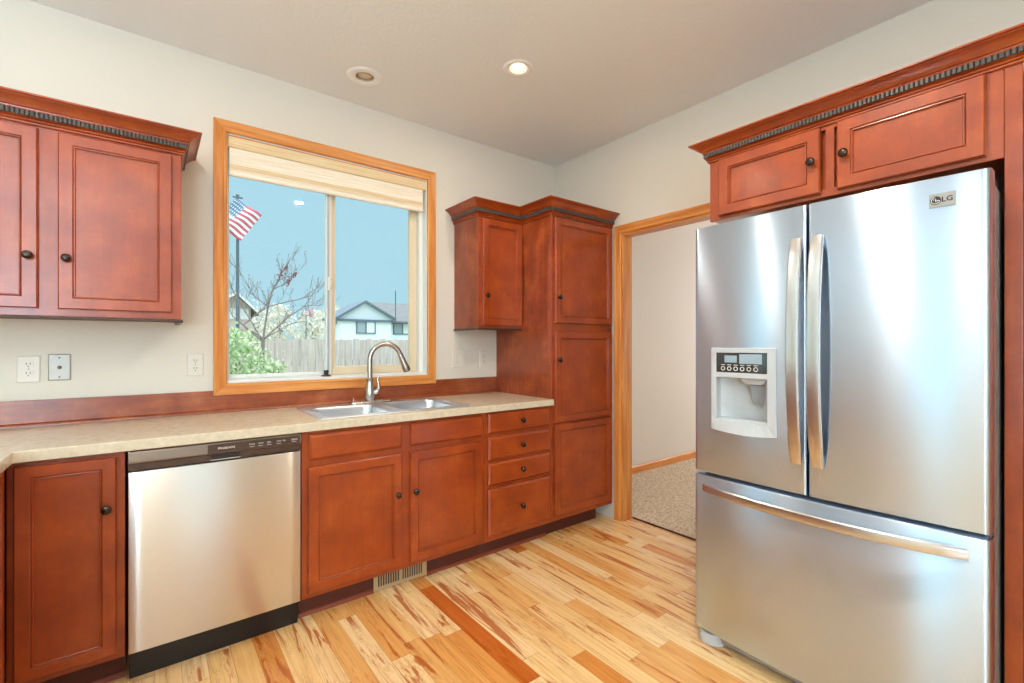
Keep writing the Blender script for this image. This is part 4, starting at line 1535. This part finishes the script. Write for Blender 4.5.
MB().tube([(5.50, 29.975, 3.80), (5.47, 29.93, 3.80)], 0.02, 8).build('clip', M['pole'], fl)
flag(fl, (5.42, 29.93, 3.86), (5.96, 29.90, 3.66), (5.92, 29.90, 3.10), (5.40, 29.93, 3.28), 0.05)

# bare tree with a few red leaf clusters
tree = thing('bare_tree', 'leafless tree with red leaf clusters between shrub and fence', 'tree', (-1.55, 3.6, GZ))
rt = random.Random(11)
segs = []


def limb(pts, r0, r1, twigs=True, lvl=0):
    pts = [Vector(p) for p in pts]
    P = []
    for a, b_ in zip(pts[:-1], pts[1:]):
        for k in range(4):
            q = a.lerp(b_, k / 4)
            P.append(q + Vector([rt.uniform(-1, 1) * 0.006 for _ in range(3)]))
    P.append(pts[-1])
    n = len(P)
    segs.append((P, [r0 + (r1 - r0) * i / (n - 1) for i in range(n)]))
    if twigs and lvl < 2:
        for i in range(2, n):
            if rt.random() < (0.75 if lvl == 0 else 0.45):
                d = (P[i] - P[i - 1]).normalized()
                side = Vector((rt.uniform(-1, 1), rt.uniform(-0.8, 0.8), rt.uniform(0.1, 1.0))).normalized()
                dr_ = (d * 0.6 + side * 0.7).normalized()
                ln = rt.uniform(0.10, 0.32) * (1 if lvl == 0 else 0.6)
                q1 = P[i] + dr_ * ln * 0.5 + Vector((0, 0, 0.01))
                q2 = q1 + (dr_ + Vector((0, 0, 0.25))).normalized() * ln * 0.5
                limb([P[i], q1, q2], max(0.0028, r1 * 0.8), 0.0018, True, lvl + 1)


limb([(-1.58, 3.6, GZ), (-1.58, 3.6, 0.5), (-1.56, 3.6, 1.33)], 0.030, 0.022, False)
limb([(-1.56, 3.6, 1.33), (-1.51, 3.6, 1.75), (-1.46, 3.58, 1.95), (-1.36, 3.55, 2.16), (-1.29, 3.55, 2.30)], 0.013, 0.004)
limb([(-1.46, 3.58, 1.95), (-1.33, 3.62, 2.02), (-1.20, 3.62, 2.17)], 0.007, 0.003)
limb([(-1.56, 3.6, 1.33), (-1.78, 3.65, 1.50), (-1.51, 3.6, 1.74), (-1.06, 3.5, 1.88), (-0.93, 3.5, 1.96)], 0.012, 0.003)
limb([(-1.51, 3.6, 1.74), (-1.64, 3.7, 1.86), (-1.80, 3.75, 2.18)], 0.009, 0.003)
limb([(-1.56, 3.6, 1.33), (-1.28, 3.55, 1.62), (-1.10, 3.5, 1.76), (-0.90, 3.5, 1.78)], 0.011, 0.003)
limb([(-1.57, 3.6, 1.30), (-1.90, 3.5, 1.60), (-2.05, 3.5, 1.95)], 0.010, 0.003)
limb([(-1.57, 3.6, 1.30), (-1.85, 3.8, 1.90), (-1.95, 3.8, 2.15)], 0.009, 0.003)
limb([(-1.56, 3.6, 1.33), (-1.20, 3.8, 1.55), (-1.0, 3.8, 1.58)], 0.009, 0.003)
b = MB()
for P, rad in segs:
    b.tube(P, rad, 5)
b.build('branches', M['bark'], tree)
b = MB()


def leafquad(b, p, sz, rg_):
    n_ = Vector((rg_.uniform(-1, 1), rg_.uniform(-1, 1), rg_.uniform(-0.3, 1))).normalized()
    e = n_.orthogonal().normalized()
    e = (Matrix.Rotation(rg_.uniform(0, 6.28), 3, n_) @ e)
    w_ = n_.cross(e)
    i = len(b.v)
    for u_, v_ in ((-1, 0), (-0.2, -0.5), (1, 0), (-0.2, 0.5)):
        b.v.append(tuple(p + e * u_ * sz + w_ * v_ * sz + n_ * (0.12 * sz if u_ == -0.2 else 0)))
    b.f.append((i, i + 1, i + 2, i + 3))


for a, b_, k in (((-1.40, 3.55, 2.08), (-1.285, 3.55, 2.31), 46), ((-1.30, 3.62, 2.03), (-1.18, 3.62, 2.20), 40)):
    for i in range(k):
        p = Vector(a).lerp(Vector(b_), rt.random()) + Vector([rt.gauss(0, 0.018) for _ in range(3)])
        leafquad(b, p, rt.uniform(0.014, 0.026), rt)
for P, rad in segs[4:]:
    if rt.random() < 0.45:
        for k in range(2):
            leafquad(b, P[-1] + Vector([rt.gauss(0, 0.01) for _ in range(3)]), 0.010, rt)
b.build('leaves', M['bud'], tree, recalc=False)

# green shrub in front of the fence
sb = thing('shrub', 'pale green leafy shrub at the lower left of the window', 'shrub', (-2.1, 2.5, GZ))
rs = random.Random(5)
b = MB()
blobs = [(-2.35, 2.6, 1.12, 0.45), (-2.10, 2.5, 1.18, 0.32), (-1.92, 2.45, 1.06, 0.26), (-1.72, 2.5, 0.94, 0.22), (-2.0, 2.5, 1.28, 0.16), (-2.05, 2.5, 0.65, 0.40), (-1.64, 2.5, 0.95, 0.10), (-2.3, 2.6, 0.4, 0.5), (-1.70, 2.5, 0.6, 0.25)]
for bx, by, bz, br_ in blobs:
    for k in range(int(2300 * br_ ** 1.5)):
        d = Vector((rs.gauss(0, 1), rs.gauss(0, 1), rs.gauss(0, 1))).normalized()
        p = Vector((bx, by, bz)) + d * br_ * rs.uniform(0.55, 1.08)
        leafquad(b, p, rs.uniform(0.018, 0.036), rs)
b.build('foliage', M['leaf'], sb, recalc=False)
b = MB()
for k in range(14):
    bx, by, bz, br_ = blobs[k % len(blobs)]
    b.tube([(-2.1 + rs.uniform(-0.1, 0.1), 2.5, GZ), (bx + rs.uniform(-0.1, 0.1), by, (bz + GZ) / 2), (bx + rs.uniform(-0.1, 0.1), by + rs.uniform(-0.1, 0.1), bz + 0.1)], [0.02, 0.012, 0.004], 6)
b.build('stems', M['bark'], sb)

# hazy trees beyond the fence
for k, (tx, ty, tz, w_, lab) in enumerate(((4.2, 40, 4.3, 1.5, 'hazy pale tree beyond the fence behind the bare tree'),
                                           (6.6, 43.5, 4.7, 1.5, 'hazy pale tree beyond the fence left of the thin flag pole'),
                                           (8.6, 40.5, 4.2, 1.5, 'hazy pale tree beyond the fence right of the thin flag pole'),
                                           (11.4, 44, 4.8, 1.7, 'hazy pale tree beyond the fence beside the window mullion'),
                                           (2.4, 44, 4.2, 1.5, 'hazy pale tree beside the brown house'))):
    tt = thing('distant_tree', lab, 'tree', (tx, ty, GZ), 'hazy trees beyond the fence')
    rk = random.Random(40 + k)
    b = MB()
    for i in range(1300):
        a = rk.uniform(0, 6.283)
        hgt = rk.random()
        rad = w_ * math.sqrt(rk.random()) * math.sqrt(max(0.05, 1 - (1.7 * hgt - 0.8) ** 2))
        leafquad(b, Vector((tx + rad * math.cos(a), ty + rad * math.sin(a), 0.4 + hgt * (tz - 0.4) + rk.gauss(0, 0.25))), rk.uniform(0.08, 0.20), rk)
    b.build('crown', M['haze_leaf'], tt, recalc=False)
    b = MB()
    b.tube([(tx, ty, GZ), (tx + 0.05, ty, 1.5), (tx, ty, tz * 0.8)], [0.14, 0.10, 0.03], 7)
    for i in range(7):
        a = rk.uniform(0, 6.283)
        b.tube([(tx, ty, 1.0 + i * 0.3), (tx + math.cos(a) * w_ * 0.5, ty + math.sin(a) * w_ * 0.5, 2.2 + i * 0.3)], [0.05, 0.02], 5)
    b.build('trunk', M['bark'], tt)
